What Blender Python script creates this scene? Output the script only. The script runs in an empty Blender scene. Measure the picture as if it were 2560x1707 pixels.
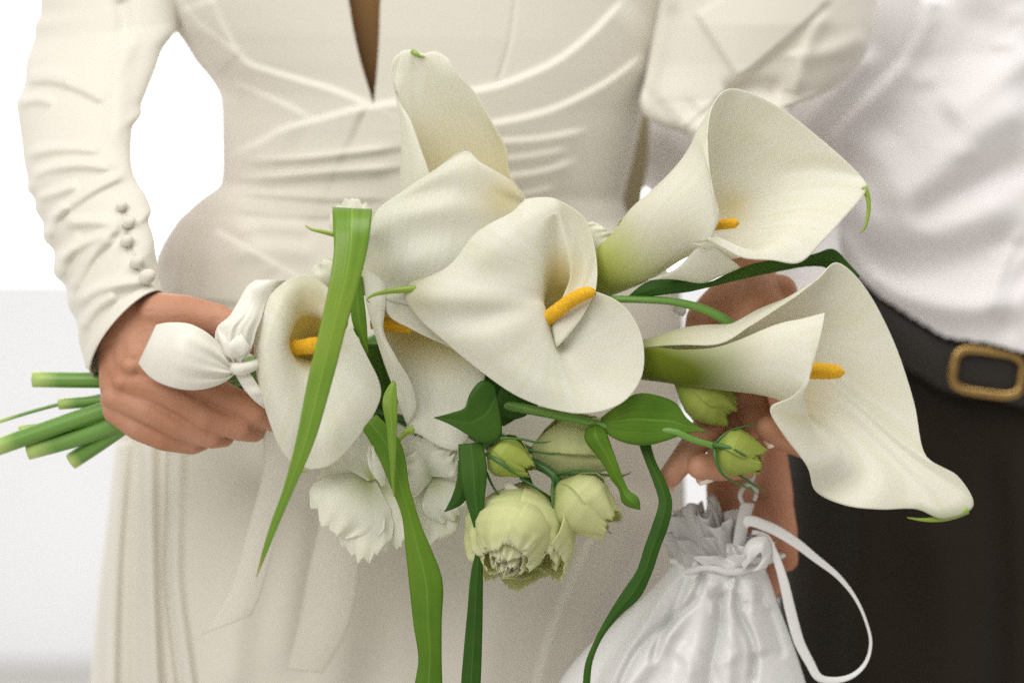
import bpy, math, random
import numpy as np
from mathutils import Vector

random.seed(7)
scene = bpy.context.scene
COL = scene.collection

# ------------------------------------------------------------------ camera, light, exposure
CAM_Z = 1.05
S = 2560 / 0.6                      # photograph pixels per metre at the bouquet (1 m from the lens)
cam_d = bpy.data.cameras.new('camera')
cam_d.lens = 60; cam_d.sensor_width = 36; cam_d.clip_start = 0.05; cam_d.clip_end = 100
cam_d.dof.use_dof = True; cam_d.dof.focus_distance = 0.985; cam_d.dof.aperture_fstop = 2.6
cam = bpy.data.objects.new('camera', cam_d); COL.objects.link(cam)
cam.location = (0, -1, CAM_Z); cam.rotation_euler = (math.radians(90), 0, 0)
scene.camera = cam

world = bpy.data.worlds.new('World'); scene.world = world; world.use_nodes = True
bg = world.node_tree.nodes['Background']
bg.inputs[0].default_value = (1.0, 0.965, 0.90, 1); bg.inputs[1].default_value = 0.47

def area(name, loc, target, size, watts, color):
    l = bpy.data.lights.new(name, 'AREA'); l.shape = 'RECTANGLE'; l.size = size[0]; l.size_y = size[1]
    l.energy = watts; l.color = color
    o = bpy.data.objects.new(name, l); COL.objects.link(o); o.location = loc
    o.rotation_euler = (Vector(target) - Vector(loc)).to_track_quat('-Z', 'Y').to_euler()
    return o
area('added_front_key', (-1.35, -2.2, 2.75), (0, 0.05, 1.0), (2.0, 2.0), 66, (1.0, 0.985, 0.96))  # added soft key from the front left; no window on that side
area('ceiling_light', (0.6, -0.6, 3.4), (0.05, 0.1, 1.0), (2.0, 1.4), 46, (1.0, 0.98, 0.95))

vs = scene.view_settings
vs.view_transform = 'Standard'; vs.look = 'None'; vs.gamma = 1; vs.exposure = -0.12; vs.use_curve_mapping = False
scene.cycles.max_bounces = 8; scene.cycles.use_denoising = False

# ------------------------------------------------------------------ helpers
def at(P):
    """photograph pixel + depth (in the same pixel unit, away from the lens) -> metres"""
    P = np.asarray(P, float); y = P[..., 2] / S; k = 1 + y
    return np.stack([(P[..., 0] - 1280) / S * k, y, CAM_Z + (853.5 - P[..., 1]) / S * k], -1)

def hermite(t, P, ts):
    P = np.asarray(P, float); t = np.asarray(t, float); ts = np.clip(ts, t[0], t[-1])
    if len(t) == 2:
        f = ((ts - t[0]) / (t[1] - t[0]))[:, None]; return P[0] * (1 - f) + P[1] * f
    m = np.empty_like(P); dt = np.diff(t)[:, None]; sl = np.diff(P, axis=0) / dt
    m[1:-1] = (sl[:-1] * dt[1:] + sl[1:] * dt[:-1]) / (dt[1:] + dt[:-1])
    m[0] = 1.5 * sl[0] - .5 * m[1]; m[-1] = 1.5 * sl[-1] - .5 * m[-2]
    i = np.clip(np.searchsorted(t, ts, 'right') - 1, 0, len(t) - 2)
    h = (t[i + 1] - t[i])[:, None]; u = ((ts - t[i]) / (t[i + 1] - t[i]))[:, None]
    return ((2*u**3 - 3*u**2 + 1) * P[i] + (u**3 - 2*u**2 + u) * h * m[i]
            + (-2*u**3 + 3*u**2) * P[i+1] + (u**3 - u**2) * h * m[i+1])

def chord(P):
    P = np.asarray(P, float); d = np.r_[0, np.cumsum(np.linalg.norm(np.diff(P, axis=0), axis=1))]
    return d / d[-1]

def curve(P, n):
    P = np.asarray(P, float)
    c = chord(P[:, :3] if P.shape[1] > 3 else P)
    return hermite(c, P, np.linspace(0, 1, n))

def smooth01(x, a, b):
    x = np.clip((x - a) / (b - a), 0, 1); return x * x * (3 - 2 * x)

def wob(x, y, seed, n=5):
    r = np.random.RandomState(seed); o = np.zeros_like(np.asarray(x, float) + np.asarray(y, float))
    for k in range(n):
        a = r.uniform(0, 6.283); f = r.uniform(.6, 1.7)
        o += np.sin(f * (math.cos(a) * x + math.sin(a) * y) + r.uniform(0, 6.283))
    return o / n

def link(name, me, mat, parent=None, **tags):
    o = bpy.data.objects.new(name, me); COL.objects.link(o)
    if mat is not None and not me.materials: me.materials.append(mat)
    if parent is not None: o.parent = parent
    for k, v in tags.items(): o[k] = v
    return o

def thing(name, label, cat, loc, group=None):
    o = bpy.data.objects.new(name, None); COL.objects.link(o)
    o.empty_display_size = .01
    o['label'] = label; o['category'] = cat
    if group: o['group'] = group
    return o

def raw_mesh(name, V, F, uv=None, tint=None):
    me = bpy.data.meshes.new(name)
    me.from_pydata(np.asarray(V).tolist(), [], np.asarray(F).tolist() if not isinstance(F, list) else F)
    me.polygons.foreach_set('use_smooth', [True] * len(me.polygons))
    if uv is not None:
        li = np.empty(len(me.loops), int); me.loops.foreach_get('vertex_index', li)
        l = me.uv_layers.new(name='UVMap'); l.data.foreach_set('uv', np.asarray(uv)[li].ravel())
    if tint is not None:
        a = me.color_attributes.new('tint', 'FLOAT_COLOR', 'POINT')
        c = np.ones((len(V), 4)); c[:, :tint.shape[1]] = tint; a.data.foreach_set('color', c.ravel())
    me.update(); return me

def grid_mesh(name, G, mat, parent=None, thick=0, tint=None, close_u=False, drop=None, **tags):
    """G: rows x cols x 3 in pixel space"""
    nv, nu = G.shape[:2]
    V = at(G).reshape(-1, 3)
    i = np.arange(nv - 1)[:, None] * nu; j = np.arange(nu - (0 if close_u else 1))[None]
    j2 = (j + 1) % nu
    F = np.stack([i + j, i + j2, i + nu + j2, i + nu + j], -1).reshape(-1, 4)
    if drop is not None: F = F[~drop(G.reshape(-1, 3)[F].mean(1))]
    u, v = np.meshgrid(np.linspace(0, 1, nu), np.linspace(0, 1, nv))
    uv = np.stack([u, v], -1).reshape(-1, 2)
    me = raw_mesh(name, V, F, uv, None if tint is None else tint.reshape(-1, tint.shape[-1]))
    o = link(name, me, mat, parent, **tags)
    if thick:
        m = o.modifiers.new('thickness', 'SOLIDIFY'); m.thickness = thick; m.offset = 0
    return o

def surf(rows, nu, nv, vt=None):
    R = []
    for r in rows:
        r = np.asarray(r, float); R.append(hermite(np.linspace(0, 1, len(r)), r, np.linspace(0, 1, nu)))
    R = np.array(R)
    t = np.linspace(0, 1, len(R)) if vt is None else np.asarray(vt, float)
    return hermite(t, R.reshape(len(R), -1), np.linspace(0, 1, nv)).reshape(nv, nu, 3)

def ring(c, ang, r, n, a0=0, a1=360, rd=None):
    """n points round an axis that points at `ang` degrees in the picture; 0 = nearest the lens"""
    rd = r if rd is None else rd; th = math.radians(ang); a = np.radians(np.linspace(a0, a1, n))
    c = np.asarray(c, float)
    nrm = np.array([-math.sin(th), -math.cos(th), 0])
    return c + r * np.sin(a)[:, None] * nrm + np.stack([0*a, 0*a, -rd * np.cos(a)], 1)

def oval(c, rx, ry, n, p0, p1=None):
    a = np.radians(np.asarray(p0, float) if p1 is None else np.linspace(p0, p1, n))
    return np.stack([c[0] + rx * np.cos(a), c[1] - ry * np.sin(a), 0*a + c[2]], 1)

def tube(name, P, mat, parent=None, n=40, k=12, cap=True, bump=0, **tags):
    """P rows: x, y, depth, radius (pixels)"""
    C = curve(P, n); X = C[:, :3]; r = C[:, 3]
    T = np.gradient(X, axis=0); T /= np.linalg.norm(T, axis=1)[:, None]
    N = np.empty_like(X); ref = np.array([0, 0, -1.0]) if abs(T[0, 2]) < .9 else np.array([0, 1.0, 0])
    N[0] = ref - T[0] * (ref @ T[0]); N[0] /= np.linalg.norm(N[0])
    for i in range(1, n):
        v = N[i-1] - T[i] * (N[i-1] @ T[i]); N[i] = v / np.linalg.norm(v)
    B = np.cross(T, N); a = np.linspace(0, 2*np.pi, k, endpoint=False)
    rr = r[:, None] * np.ones(k)
    if bump: rr = rr * (1 + bump * np.random.RandomState(3).uniform(-1, 1, rr.shape))
    G = X[:, None] + rr[..., None] * (np.cos(a)[None, :, None] * N[:, None] + np.sin(a)[None, :, None] * B[:, None])
    V = at(G).reshape(-1, 3).tolist(); F = []
    for i in range(n - 1):
        for j in range(k):
            F.append((i*k + j, i*k + (j+1) % k, (i+1)*k + (j+1) % k, (i+1)*k + j))
    if cap:
        for e, i in ((0, 0), (1, n-1)):
            V.append(at(X[i] + (T[i] * r[i] * .25 * (1 if e else -1))).tolist()); q = len(V) - 1
            for j in range(k): F.append((i*k + j, i*k + (j+1) % k, q) if e else (q, i*k + (j+1) % k, i*k + j))
    uv = np.zeros((len(V), 2)); uv[:n*k, 1] = np.repeat(np.linspace(0, 1, n), k); uv[:n*k, 0] = np.tile(np.arange(k)/k, n)
    if cap: uv[-1, 1] = 1
    me = raw_mesh(name, V, F, uv)
    return link(name, me, mat, parent, **tags)

def strip(name, L, R, mat, parent=None, n=48, m=11, crease=0, bulge=0, thick=.0006, ripple=0, seed=0, pleat=0, plain_tint=False, **tags):
    """a leaf or ribbon between two edge curves"""
    L = curve(L, n); R = curve(R, n); c = np.linspace(0, 1, m); s = np.linspace(0, 1, n)
    G = L[:, None] * (1 - c)[None, :, None] + R[:, None] * c[None, :, None]
    w = np.linalg.norm((R - L)[:, :2], axis=1); w = w / max(w.max(), 1)
    d = crease * (1 - abs(2*c - 1))[None] * w[:, None] + bulge * (1 - (2*c - 1)**2)[None] * w[:, None]
    if ripple: d = d + ripple * wob(s[:, None] * 14, (c[None] - .5) * 3, seed)
    if pleat: d = d + pleat * (np.sin(c * 17 + seed)[None] * .6 + np.sin(c * 29 + 2 * seed)[None] * .4) * smooth01(s, .15, 1)[:, None]**1.3
    G[..., 2] -= d
    tint = np.zeros((n, m, 3)); tint[..., 0] = abs(2*c - 1)[None]; tint[..., 1] = s[:, None]
    if plain_tint: tint[...] = 0
    return grid_mesh(name, G, mat, parent, thick=thick, tint=tint, **tags)

# ------------------------------------------------------------------ cloth fold fields
def seg_dist(X, Y, P):
    P = curve(P, 26); best = np.full(X.shape, 1e9); sg = np.zeros(X.shape); tt = np.zeros(X.shape)
    for i in range(len(P) - 1):
        a, b = P[i], P[i+1]; e = b - a; L2 = e @ e + 1e-9
        t = np.clip(((X - a[0]) * e[0] + (Y - a[1]) * e[1]) / L2, 0, 1)
        dx = X - a[0] - t * e[0]; dy = Y - a[1] - t * e[1]; d = np.hypot(dx, dy)
        k = d < best; best = np.where(k, d, best); tt = np.where(k, (i + t) / (len(P) - 1), tt)
        sg = np.where(k, np.sign(e[0] * dy - e[1] * dx), sg)
    return best, sg, tt

def ridge(P, w, h, fade=.18):
    def f(X, Y):
        d, sg, t = seg_dist(X, Y, P)
        return h * np.exp(-(d / w)**2) * smooth01(t, 0, fade) * smooth01(1 - t, 0, fade)
    return f

def edge(P, w, h, side=1, fade=.08, soft=10):
    """a layer whose border is P; it stands proud on `side` (+1 = below a line drawn left to right)"""
    def f(X, Y):
        d, sg, t = seg_dist(X, Y, P); s = d * sg * side
        return h * smooth01(s, -soft, soft) * np.exp(-np.maximum(s, 0) / (w * 2.1)) * smooth01(t, -.01, fade) * smooth01(1 - t, -.01, fade)
    return f

SURF = {}
def garment(name, L, R, dc, hd, mat, parent, nrow=200, ncol=180, fields=(), front=260, back=36, expo=1.0, drop=None, thick=0, noise=0, nf=60., seed=1, bow=None, gain=1.0, post=None, **tags):
    """closed cloth tube between a left and a right outline; dc/hd = depth of its axis and half depth, along the rows"""
    L = curve(L, nrow); R = curve(R, nrow); s = np.linspace(0, 1, nrow)
    dc = np.interp(s, np.linspace(0, 1, len(dc)), dc); hd = np.interp(s, np.linspace(0, 1, len(hd)), hd)
    th = np.r_[np.linspace(-np.pi/2, np.pi/2, front), np.linspace(np.pi/2, 1.5*np.pi, back + 2)[1:-1]]
    mid = (L + R) / 2; hw = (R - L) / 2
    sx, cz = np.sin(th), np.cos(th)
    czz = np.sign(cz) * abs(cz)**expo
    G = np.empty((nrow, len(th), 3))
    G[..., :2] = mid[:, None] + hw[:, None] * sx[None, :, None]
    G[..., 2] = dc[:, None] - hd[:, None] * czz[None]
    if bow is not None:
        bw = np.interp(s, np.linspace(0, 1, len(bow)), bow); pn = np.stack([hw[:, 1], -hw[:, 0]], 1); pn /= np.linalg.norm(pn, axis=1)[:, None]
        G[..., :2] += pn[:, None] * (bw[:, None] * cz[None])[..., None]
    D = np.zeros(G.shape[:2])
    for f in fields: D += gain * f(G[..., 0], G[..., 1])
    if noise: D += noise * wob(G[..., 0] / nf, G[..., 1] / nf, seed, 9)
    fr = np.where(cz > 0, 1, 0) * smooth01(cz, 0, .35)
    G[..., 2] -= D * fr
    # wrinkles also shape the outline
    nh = np.linalg.norm(hw, axis=1)[:, None]
    G[..., :2] += (hw / np.maximum(nh, 1))[:, None] * (sx * (1 - smooth01(cz, 0, .35)))[None, :, None] * D[..., None] * .35
    if post is not None: post(G)
    SURF[name] = G
    return grid_mesh(name, G, mat, parent, close_u=True, drop=drop, thick=thick, **tags)

# ------------------------------------------------------------------ bodies
def capsule(V, F, a, b, n=20, m=7):
    a = np.asarray(a, float); b = np.asarray(b, float)
    pa, pb = at(a[:3]), at(b[:3]); ra = a[3] / S * (1 + a[2]/S); rb = b[3] / S * (1 + b[2]/S)
    ax = pb - pa; l = np.linalg.norm(ax); ax = ax / max(l, 1e-9) if l > 1e-9 else np.array([0, 0, 1.])
    ref = np.array([0, 1., 0]) if abs(ax[1]) < .9 else np.array([1., 0, 0])
    u = np.cross(ax, ref); u /= np.linalg.norm(u); v = np.cross(ax, u)
    prof = [(pa - ax * ra * math.cos(t), ra * math.sin(t)) for t in np.linspace(0.12, math.pi/2, m)]
    prof += [(pb + ax * rb * math.sin(t), rb * math.cos(t)) for t in np.linspace(0, math.pi/2 - .12, m)]
    o = len(V); ang = np.linspace(0, 2*np.pi, n, endpoint=False)
    for c, r in prof:
        for q in ang: V.append((c + r * (math.cos(q) * u + math.sin(q) * v)).tolist())
    k = len(prof)
    for i in range(k - 1):
        for j in range(n): F.append((o+i*n+j, o+i*n+(j+1) % n, o+(i+1)*n+(j+1) % n, o+(i+1)*n+j))
    V.append((pa - ax * ra).tolist()); p0 = len(V) - 1; V.append((pb + ax * rb).tolist()); p1 = len(V) - 1
    for j in range(n):
        F.append((p0, o+(j+1) % n, o+j)); F.append((p1, o+(k-1)*n+j, o+(k-1)*n+(j+1) % n))

def body(name, chains, mat, parent, voxel=.0013, it=3):
    """one continuous skin grown round the joints"""
    V, F = [], []
    for ch in chains:
        for a, b in zip(ch[:-1], ch[1:]): capsule(V, F, a, b)
    me = raw_mesh(name, V, F); o = link(name, me, mat)
    m = o.modifiers.new('r', 'REMESH'); m.mode = 'VOXEL'; m.voxel_size = voxel; m.use_smooth_shade = True
    m2 = o.modifiers.new('s', 'SMOOTH'); m2.iterations = it; m2.factor = .5
    dg = bpy.context.evaluated_depsgraph_get(); dg.update()
    ne = bpy.data.meshes.new_from_object(o.evaluated_get(dg))
    o.modifiers.clear(); o.data = ne; bpy.data.meshes.remove(me); ne.name = name
    ne.polygons.foreach_set('use_smooth', [True] * len(ne.polygons))
    if not ne.materials: ne.materials.append(mat)
    o.parent = parent
    return o

# ------------------------------------------------------------------ materials
def new_mat(name):
    m = bpy.data.materials.new(name); m.use_nodes = True; nt = m.node_tree
    b = nt.nodes['Principled BSDF']; return m, nt, b

def noise_node(nt, scale, detail=3, coord='Object', vec_scale=None):
    tc = nt.nodes.new('ShaderNodeTexCoord'); n = nt.nodes.new('ShaderNodeTexNoise')
    n.inputs['Scale'].default_value = scale; n.inputs['Detail'].default_value = detail
    src = tc.outputs[coord]
    if vec_scale:
        mp = nt.nodes.new('ShaderNodeMapping'); mp.inputs['Scale'].default_value = vec_scale
        nt.links.new(src, mp.inputs[0]); src = mp.outputs[0]
    nt.links.new(src, n.inputs['Vector']); return n

def mixc(nt, fac, a, b):
    m = nt.nodes.new('ShaderNodeMix'); m.data_type = 'RGBA'
    for sock, val in ((m.inputs[0], fac), (m.inputs[6], a), (m.inputs[7], b)):
        if isinstance(val, (tuple, list)): sock.default_value = (*val[:3], 1)
        elif isinstance(val, (int, float)): sock.default_value = val
        else: nt.links.new(val, sock)
    return m.outputs[2]

def ramp(nt, fac, a, b):
    r = nt.nodes.new('ShaderNodeMapRange'); r.inputs[1].default_value = a; r.inputs[2].default_value = b
    nt.links.new(fac, r.inputs[0]); return r.outputs[0]

def bump(nt, b, h, strength, dist=.001):
    n = nt.nodes.new('ShaderNodeBump'); n.inputs['Strength'].default_value = strength; n.inputs['Distance'].default_value = dist
    nt.links.new(h, n.inputs['Height']); nt.links.new(n.outputs[0], b.inputs['Normal']); return n

def translucent(nt, b, col, fac):
    t = nt.nodes.new('ShaderNodeBsdfTranslucent'); mx = nt.nodes.new('ShaderNodeMixShader')
    if isinstance(col, (tuple, list)): t.inputs[0].default_value = (*col[:3], 1)
    else: nt.links.new(col, t.inputs[0])
    mx.inputs[0].default_value = fac
    out = nt.nodes['Material Output']
    nt.links.new(b.outputs[0], mx.inputs[1]); nt.links.new(t.outputs[0], mx.inputs[2]); nt.links.new(mx.outputs[0], out.inputs[0])

def petal_mat(name, base, green, yellow, trans=.42, rough=.5, vein=.12):
    m, nt, b = new_mat(name)
    at_ = nt.nodes.new('ShaderNodeAttribute'); at_.attribute_name = 'tint'
    sp = nt.nodes.new('ShaderNodeSeparateColor'); nt.links.new(at_.outputs['Color'], sp.inputs[0])
    vn = noise_node(nt, 1, 5, 'UV', (64, 1.8, 1)); n2 = noise_node(nt, 34, 5)
    c = mixc(nt, ramp(nt, vn.outputs[0], .35, .7), base, tuple(x * y for x, y in zip(base, (1 - vein*.6, 1 - vein*.5, 1 - vein*1.6))))
    c = mixc(nt, ramp(nt, n2.outputs[0], .3, .8), c, tuple(x * y for x, y in zip(base, (.98, .965, .90))))
    c = mixc(nt, sp.outputs[1], c, yellow); c = mixc(nt, sp.outputs[2], c, (.60, .66, .13)); c = mixc(nt, sp.outputs[0], c, green)
    nt.links.new(c, b.inputs['Base Color']); b.inputs['Roughness'].default_value = rough
    b.inputs['Specular IOR Level'].default_value = .3
    bump(nt, b, vn.outputs[0], .12, .0008)
    translucent(nt, b, c, trans); return m

def leaf_mat(name, a, bb, rough=.38, trans=.25, spec=.22, tipcol=None):
    m, nt, b = new_mat(name)
    at_ = nt.nodes.new('ShaderNodeAttribute'); at_.attribute_name = 'tint'
    sp = nt.nodes.new('ShaderNodeSeparateColor'); nt.links.new(at_.outputs['Color'], sp.inputs[0])
    vn = noise_node(nt, 1, 4, 'UV', (26, 1.2, 1)); n2 = noise_node(nt, 45, 4)
    c = mixc(nt, ramp(nt, n2.outputs[0], .3, .75), a, bb)
    c = mixc(nt, ramp(nt, vn.outputs[0], .4, .75), c, tuple(x * .85 for x in a))
    rib = nt.nodes.new('ShaderNodeMath'); rib.operation = 'LESS_THAN'; rib.inputs[1].default_value = .05
    nt.links.new(sp.outputs[0], rib.inputs[0])
    f = nt.nodes.new('ShaderNodeMath'); f.operation = 'MULTIPLY'; f.inputs[1].default_value = .28; nt.links.new(rib.outputs[0], f.inputs[0])
    c = mixc(nt, f.outputs[0], c, tuple(min(1, x * 1.9 + .03) for x in bb))
    n4 = noise_node(nt, 11, 5); c = mixc(nt, ramp(nt, n4.outputs[0], .45, .75), c, tuple(x * y for x, y in zip(bb, (1.35, 1.12, 1.0))))
    if tipcol: c = mixc(nt, ramp(nt, sp.outputs[1], .95, .985), c, tipcol)
    nt.links.new(c, b.inputs['Base Color']); b.inputs['Roughness'].default_value = rough; b.inputs['Specular IOR Level'].default_value = spec
    bump(nt, b, vn.outputs[0], .15, .0006); translucent(nt, b, c, trans); return m

def stem_mat(name, a, bb, end=None):
    m, nt, b = new_mat(name); vn = noise_node(nt, 1, 3, 'UV', (9, 3, 1))
    c = mixc(nt, ramp(nt, vn.outputs[0], .3, .7), a, bb)
    if end:
        tc = nt.nodes.new('ShaderNodeTexCoord'); sx = nt.nodes.new('ShaderNodeSeparateXYZ'); nt.links.new(tc.outputs['UV'], sx.inputs[0])
        c = mixc(nt, ramp(nt, sx.outputs[1], .955, .99), c, end)
    nt.links.new(c, b.inputs['Base Color']); b.inputs['Roughness'].default_value = .4
    bump(nt, b, vn.outputs[0], .2, .0006); return m

def cloth_mat(name, col, rough=.75, sheen=.25, weave=1400, wstr=.12, var=.06, trans=0, spec=.2, coarse=12):
    m, nt, b = new_mat(name)
    n1 = noise_node(nt, coarse, 4); n2 = noise_node(nt, weave, 2)
    c = mixc(nt, ramp(nt, n1.outputs[0], .3, .7), col, tuple(x * (1 - var) for x in col))
    c = mixc(nt, ramp(nt, n2.outputs[0], .3, .7), c, tuple(x * .9 for x in col))
    nt.links.new(c, b.inputs['Base Color']); b.inputs['Roughness'].default_value = rough
    b.inputs['Sheen Weight'].default_value = sheen; b.inputs['Specular IOR Level'].default_value = spec
    n3 = noise_node(nt, 260, 4); ad = nt.nodes.new('ShaderNodeMath'); ad.operation = 'ADD'
    nt.links.new(n2.outputs[0], ad.inputs[0]); nt.links.new(n3.outputs[0], ad.inputs[1])
    bump(nt, b, ad.outputs[0], wstr, .0006)
    if trans: translucent(nt, b, c, trans)
    return m

def skin_mat(name, a, bb):
    m, nt, b = new_mat(name); n1 = noise_node(nt, 28, 4); n2 = noise_node(nt, 900, 3)
    c = mixc(nt, ramp(nt, n1.outputs[0], .35, .7), a, bb); nt.links.new(c, b.inputs['Base Color'])
    b.inputs['Roughness'].default_value = .5; b.inputs['Subsurface Weight'].default_value = .18
    b.inputs['Subsurface Radius'].default_value = (1, .35, .2); b.inputs['Subsurface Scale'].default_value = .004
    b.inputs['Specular IOR Level'].default_value = .35
    n3 = noise_node(nt, 150, 5, vec_scale=(1, 1, 2.2)); ad = nt.nodes.new('ShaderNodeMath'); ad.operation = 'ADD'
    nt.links.new(n2.outputs[0], ad.inputs[0]); nt.links.new(n3.outputs[0], ad.inputs[1])
    bump(nt, b, ad.outputs[0], .3, .0012); return m

def plain(name, col, rough=.5, metal=0, emit=0, var=.08, scale=60):
    m, nt, b = new_mat(name); n = noise_node(nt, scale, 4)
    c = mixc(nt, ramp(nt, n.outputs[0], .3, .7), col, tuple(x * (1 - var) for x in col)); nt.links.new(c, b.inputs['Base Color'])
    b.inputs['Roughness'].default_value = rough; b.inputs['Metallic'].default_value = metal
    if emit:
        nt.links.new(c, b.inputs['Emission Color']); b.inputs['Emission Strength'].default_value = emit
    return m

M = {}
M['calla'] = petal_mat('calla_petal', (.895, .89, .835), (.18, .235, .012), (.74, .60, .14))
M['white'] = petal_mat('lisianthus_white', (.92, .92, .86), (.36, .42, .05), (.66, .62, .28), trans=.35)
M['lime'] = petal_mat('lisianthus_green', (.76, .79, .44), (.44, .53, .11), (.86, .85, .64), trans=.4)
M['bud'] = petal_mat('bud_green', (.40, .48, .10), (.22, .34, .03), (.55, .58, .20), trans=.25)
M['spadix'] = plain('spadix_yellow', (.92, .50, .010), .75, var=.25, scale=500)
nt_ = M['spadix'].node_tree; bump(nt_, nt_.nodes['Principled BSDF'], noise_node(nt_, 1300, 2).outputs[0], .9, .0012)
M['leaf_light'] = leaf_mat('leaf_light_green', (.20, .37, .035), (.26, .44, .06), .30, .35, .5, (.45, .38, .10))
M['leaf'] = leaf_mat('leaf_green', (.085, .20, .014), (.13, .27, .025), .5)
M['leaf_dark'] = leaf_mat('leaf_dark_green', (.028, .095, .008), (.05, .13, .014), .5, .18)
M['stem'] = stem_mat('stem_green', (.10, .24, .03), (.17, .33, .06), (.42, .55, .16))
M['stem_dark'] = stem_mat('stem_dark', (.035, .11, .02), (.06, .17, .03))
M['tip'] = stem_mat('tip_green', (.22, .34, .03), (.30, .42, .06), (.30, .22, .05))
M['dress'] = cloth_mat('dress_crepe', (.735, .70, .615), .8, .5)
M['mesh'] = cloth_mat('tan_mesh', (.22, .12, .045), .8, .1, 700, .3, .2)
M['olive'] = cloth_mat('dress_back_shaded', (.42, .36, .21), .85, .2)  # dress cloth with shade painted into the colour
M['satin'] = cloth_mat('ribbon_satin', (.90, .87, .78), .42, .1, 900, .05, .08, trans=.12, spec=.5)
M['sheer'] = cloth_mat('ribbon_sheer', (.84, .81, .72), .5, .1, 900, .05, .08, trans=.2)
nt_ = M['sheer'].node_tree; out_ = nt_.nodes['Material Output']; prev_ = out_.inputs[0].links[0].from_socket
tr_ = nt_.nodes.new('ShaderNodeBsdfTransparent'); mx_ = nt_.nodes.new('ShaderNodeMixShader'); mx_.inputs[0].default_value = .5
nt_.links.new(prev_, mx_.inputs[1]); nt_.links.new(tr_.outputs[0], mx_.inputs[2]); nt_.links.new(mx_.outputs[0], out_.inputs[0])
M['pouch'] = cloth_mat('pouch_satin', (.77, .76, .75), .42, .1, 900, .04, .05, spec=.5)
M['organza'] = cloth_mat('pouch_organza', (.74, .72, .70), .55, .1, 900, .05, .15, trans=.3)
M['shirt'] = cloth_mat('shirt_cotton', (.76, .735, .74), .9, .15, 1600, .1, .05)
M['trouser'] = cloth_mat('trouser_wool', (.022, .0165, .011), .9, .05, 1200, .2, .2)
M['belt'] = plain('belt_leather', (.015, .0105, .0065), .5, var=.3, scale=200)
M['brass'] = plain('buckle_brass', (.45, .29, .11), .35, 1.0, var=.15, scale=150)
M['skin_a'] = skin_mat('skin_a', (.51, .26, .165), (.41, .18, .095))
M['skin_b'] = skin_mat('skin_b', (.50, .24, .15), (.42, .175, .095))
M['nail'] = plain('nail_polish', (.66, .40, .29), .2, var=.05)
M['nail_tip'] = plain('nail_tip', (.86, .74, .63), .25, var=.04)
M['pearl'] = plain('pearl', (.85, .83, .80), .15)
M['wall_lit'] = plain('window_bright', (1, 1, 1), .9, emit=3.0, var=0)
M['wall_low'] = plain('low_wall_glow', (.88, .885, .91), .9, emit=.36, var=.03, scale=3)  # pale low wall; emission added to keep it bright, not a lit pane
M['floor'] = plain('floor_pale', (.62, .60, .57), .6, var=.1, scale=6)

# ------------------------------------------------------------------ setting
def quad(name, pts, mat, **t):
    return link(name, raw_mesh(name, pts, [(0, 1, 2, 3)]), mat, kind='structure', **t)
YB = 4.6
zsill = CAM_Z + (853.5 - 690) / S * (1 + YB)
quad('floor', [(-9, -4, 0), (9, -4, 0), (9, YB, 0), (-9, YB, 0)], M['floor'])
quad('window_wall', [(-9, YB, zsill), (9, YB, zsill), (9, YB, 5), (-9, YB, 5)], M['wall_lit'])
quad('glowing_low_wall', [(-9, YB - .02, 0), (9, YB - .02, 0), (9, YB - .02, zsill), (-9, YB - .02, zsill)], M['wall_low'])  # low wall under the window, brightened by its own added glow

# ------------------------------------------------------------------ the bride
bride = thing('person', 'woman in an ivory long-sleeved draped dress gripping the bouquet stems', 'person', (0, 0, 0))

def tab(T, ys):
    T = np.asarray(T, float); return np.interp(ys, T[:, 0], T[:, 1])
def smooth_tab(T, ys, k=9):
    yy = np.r_[[ys[0]] * k, ys, [ys[-1]] * k]; v = tab(T, yy); ker = np.hanning(k + 2)[1:-1]; ker /= ker.sum()
    return np.convolve(v, ker, 'same')[k:-k]

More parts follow.
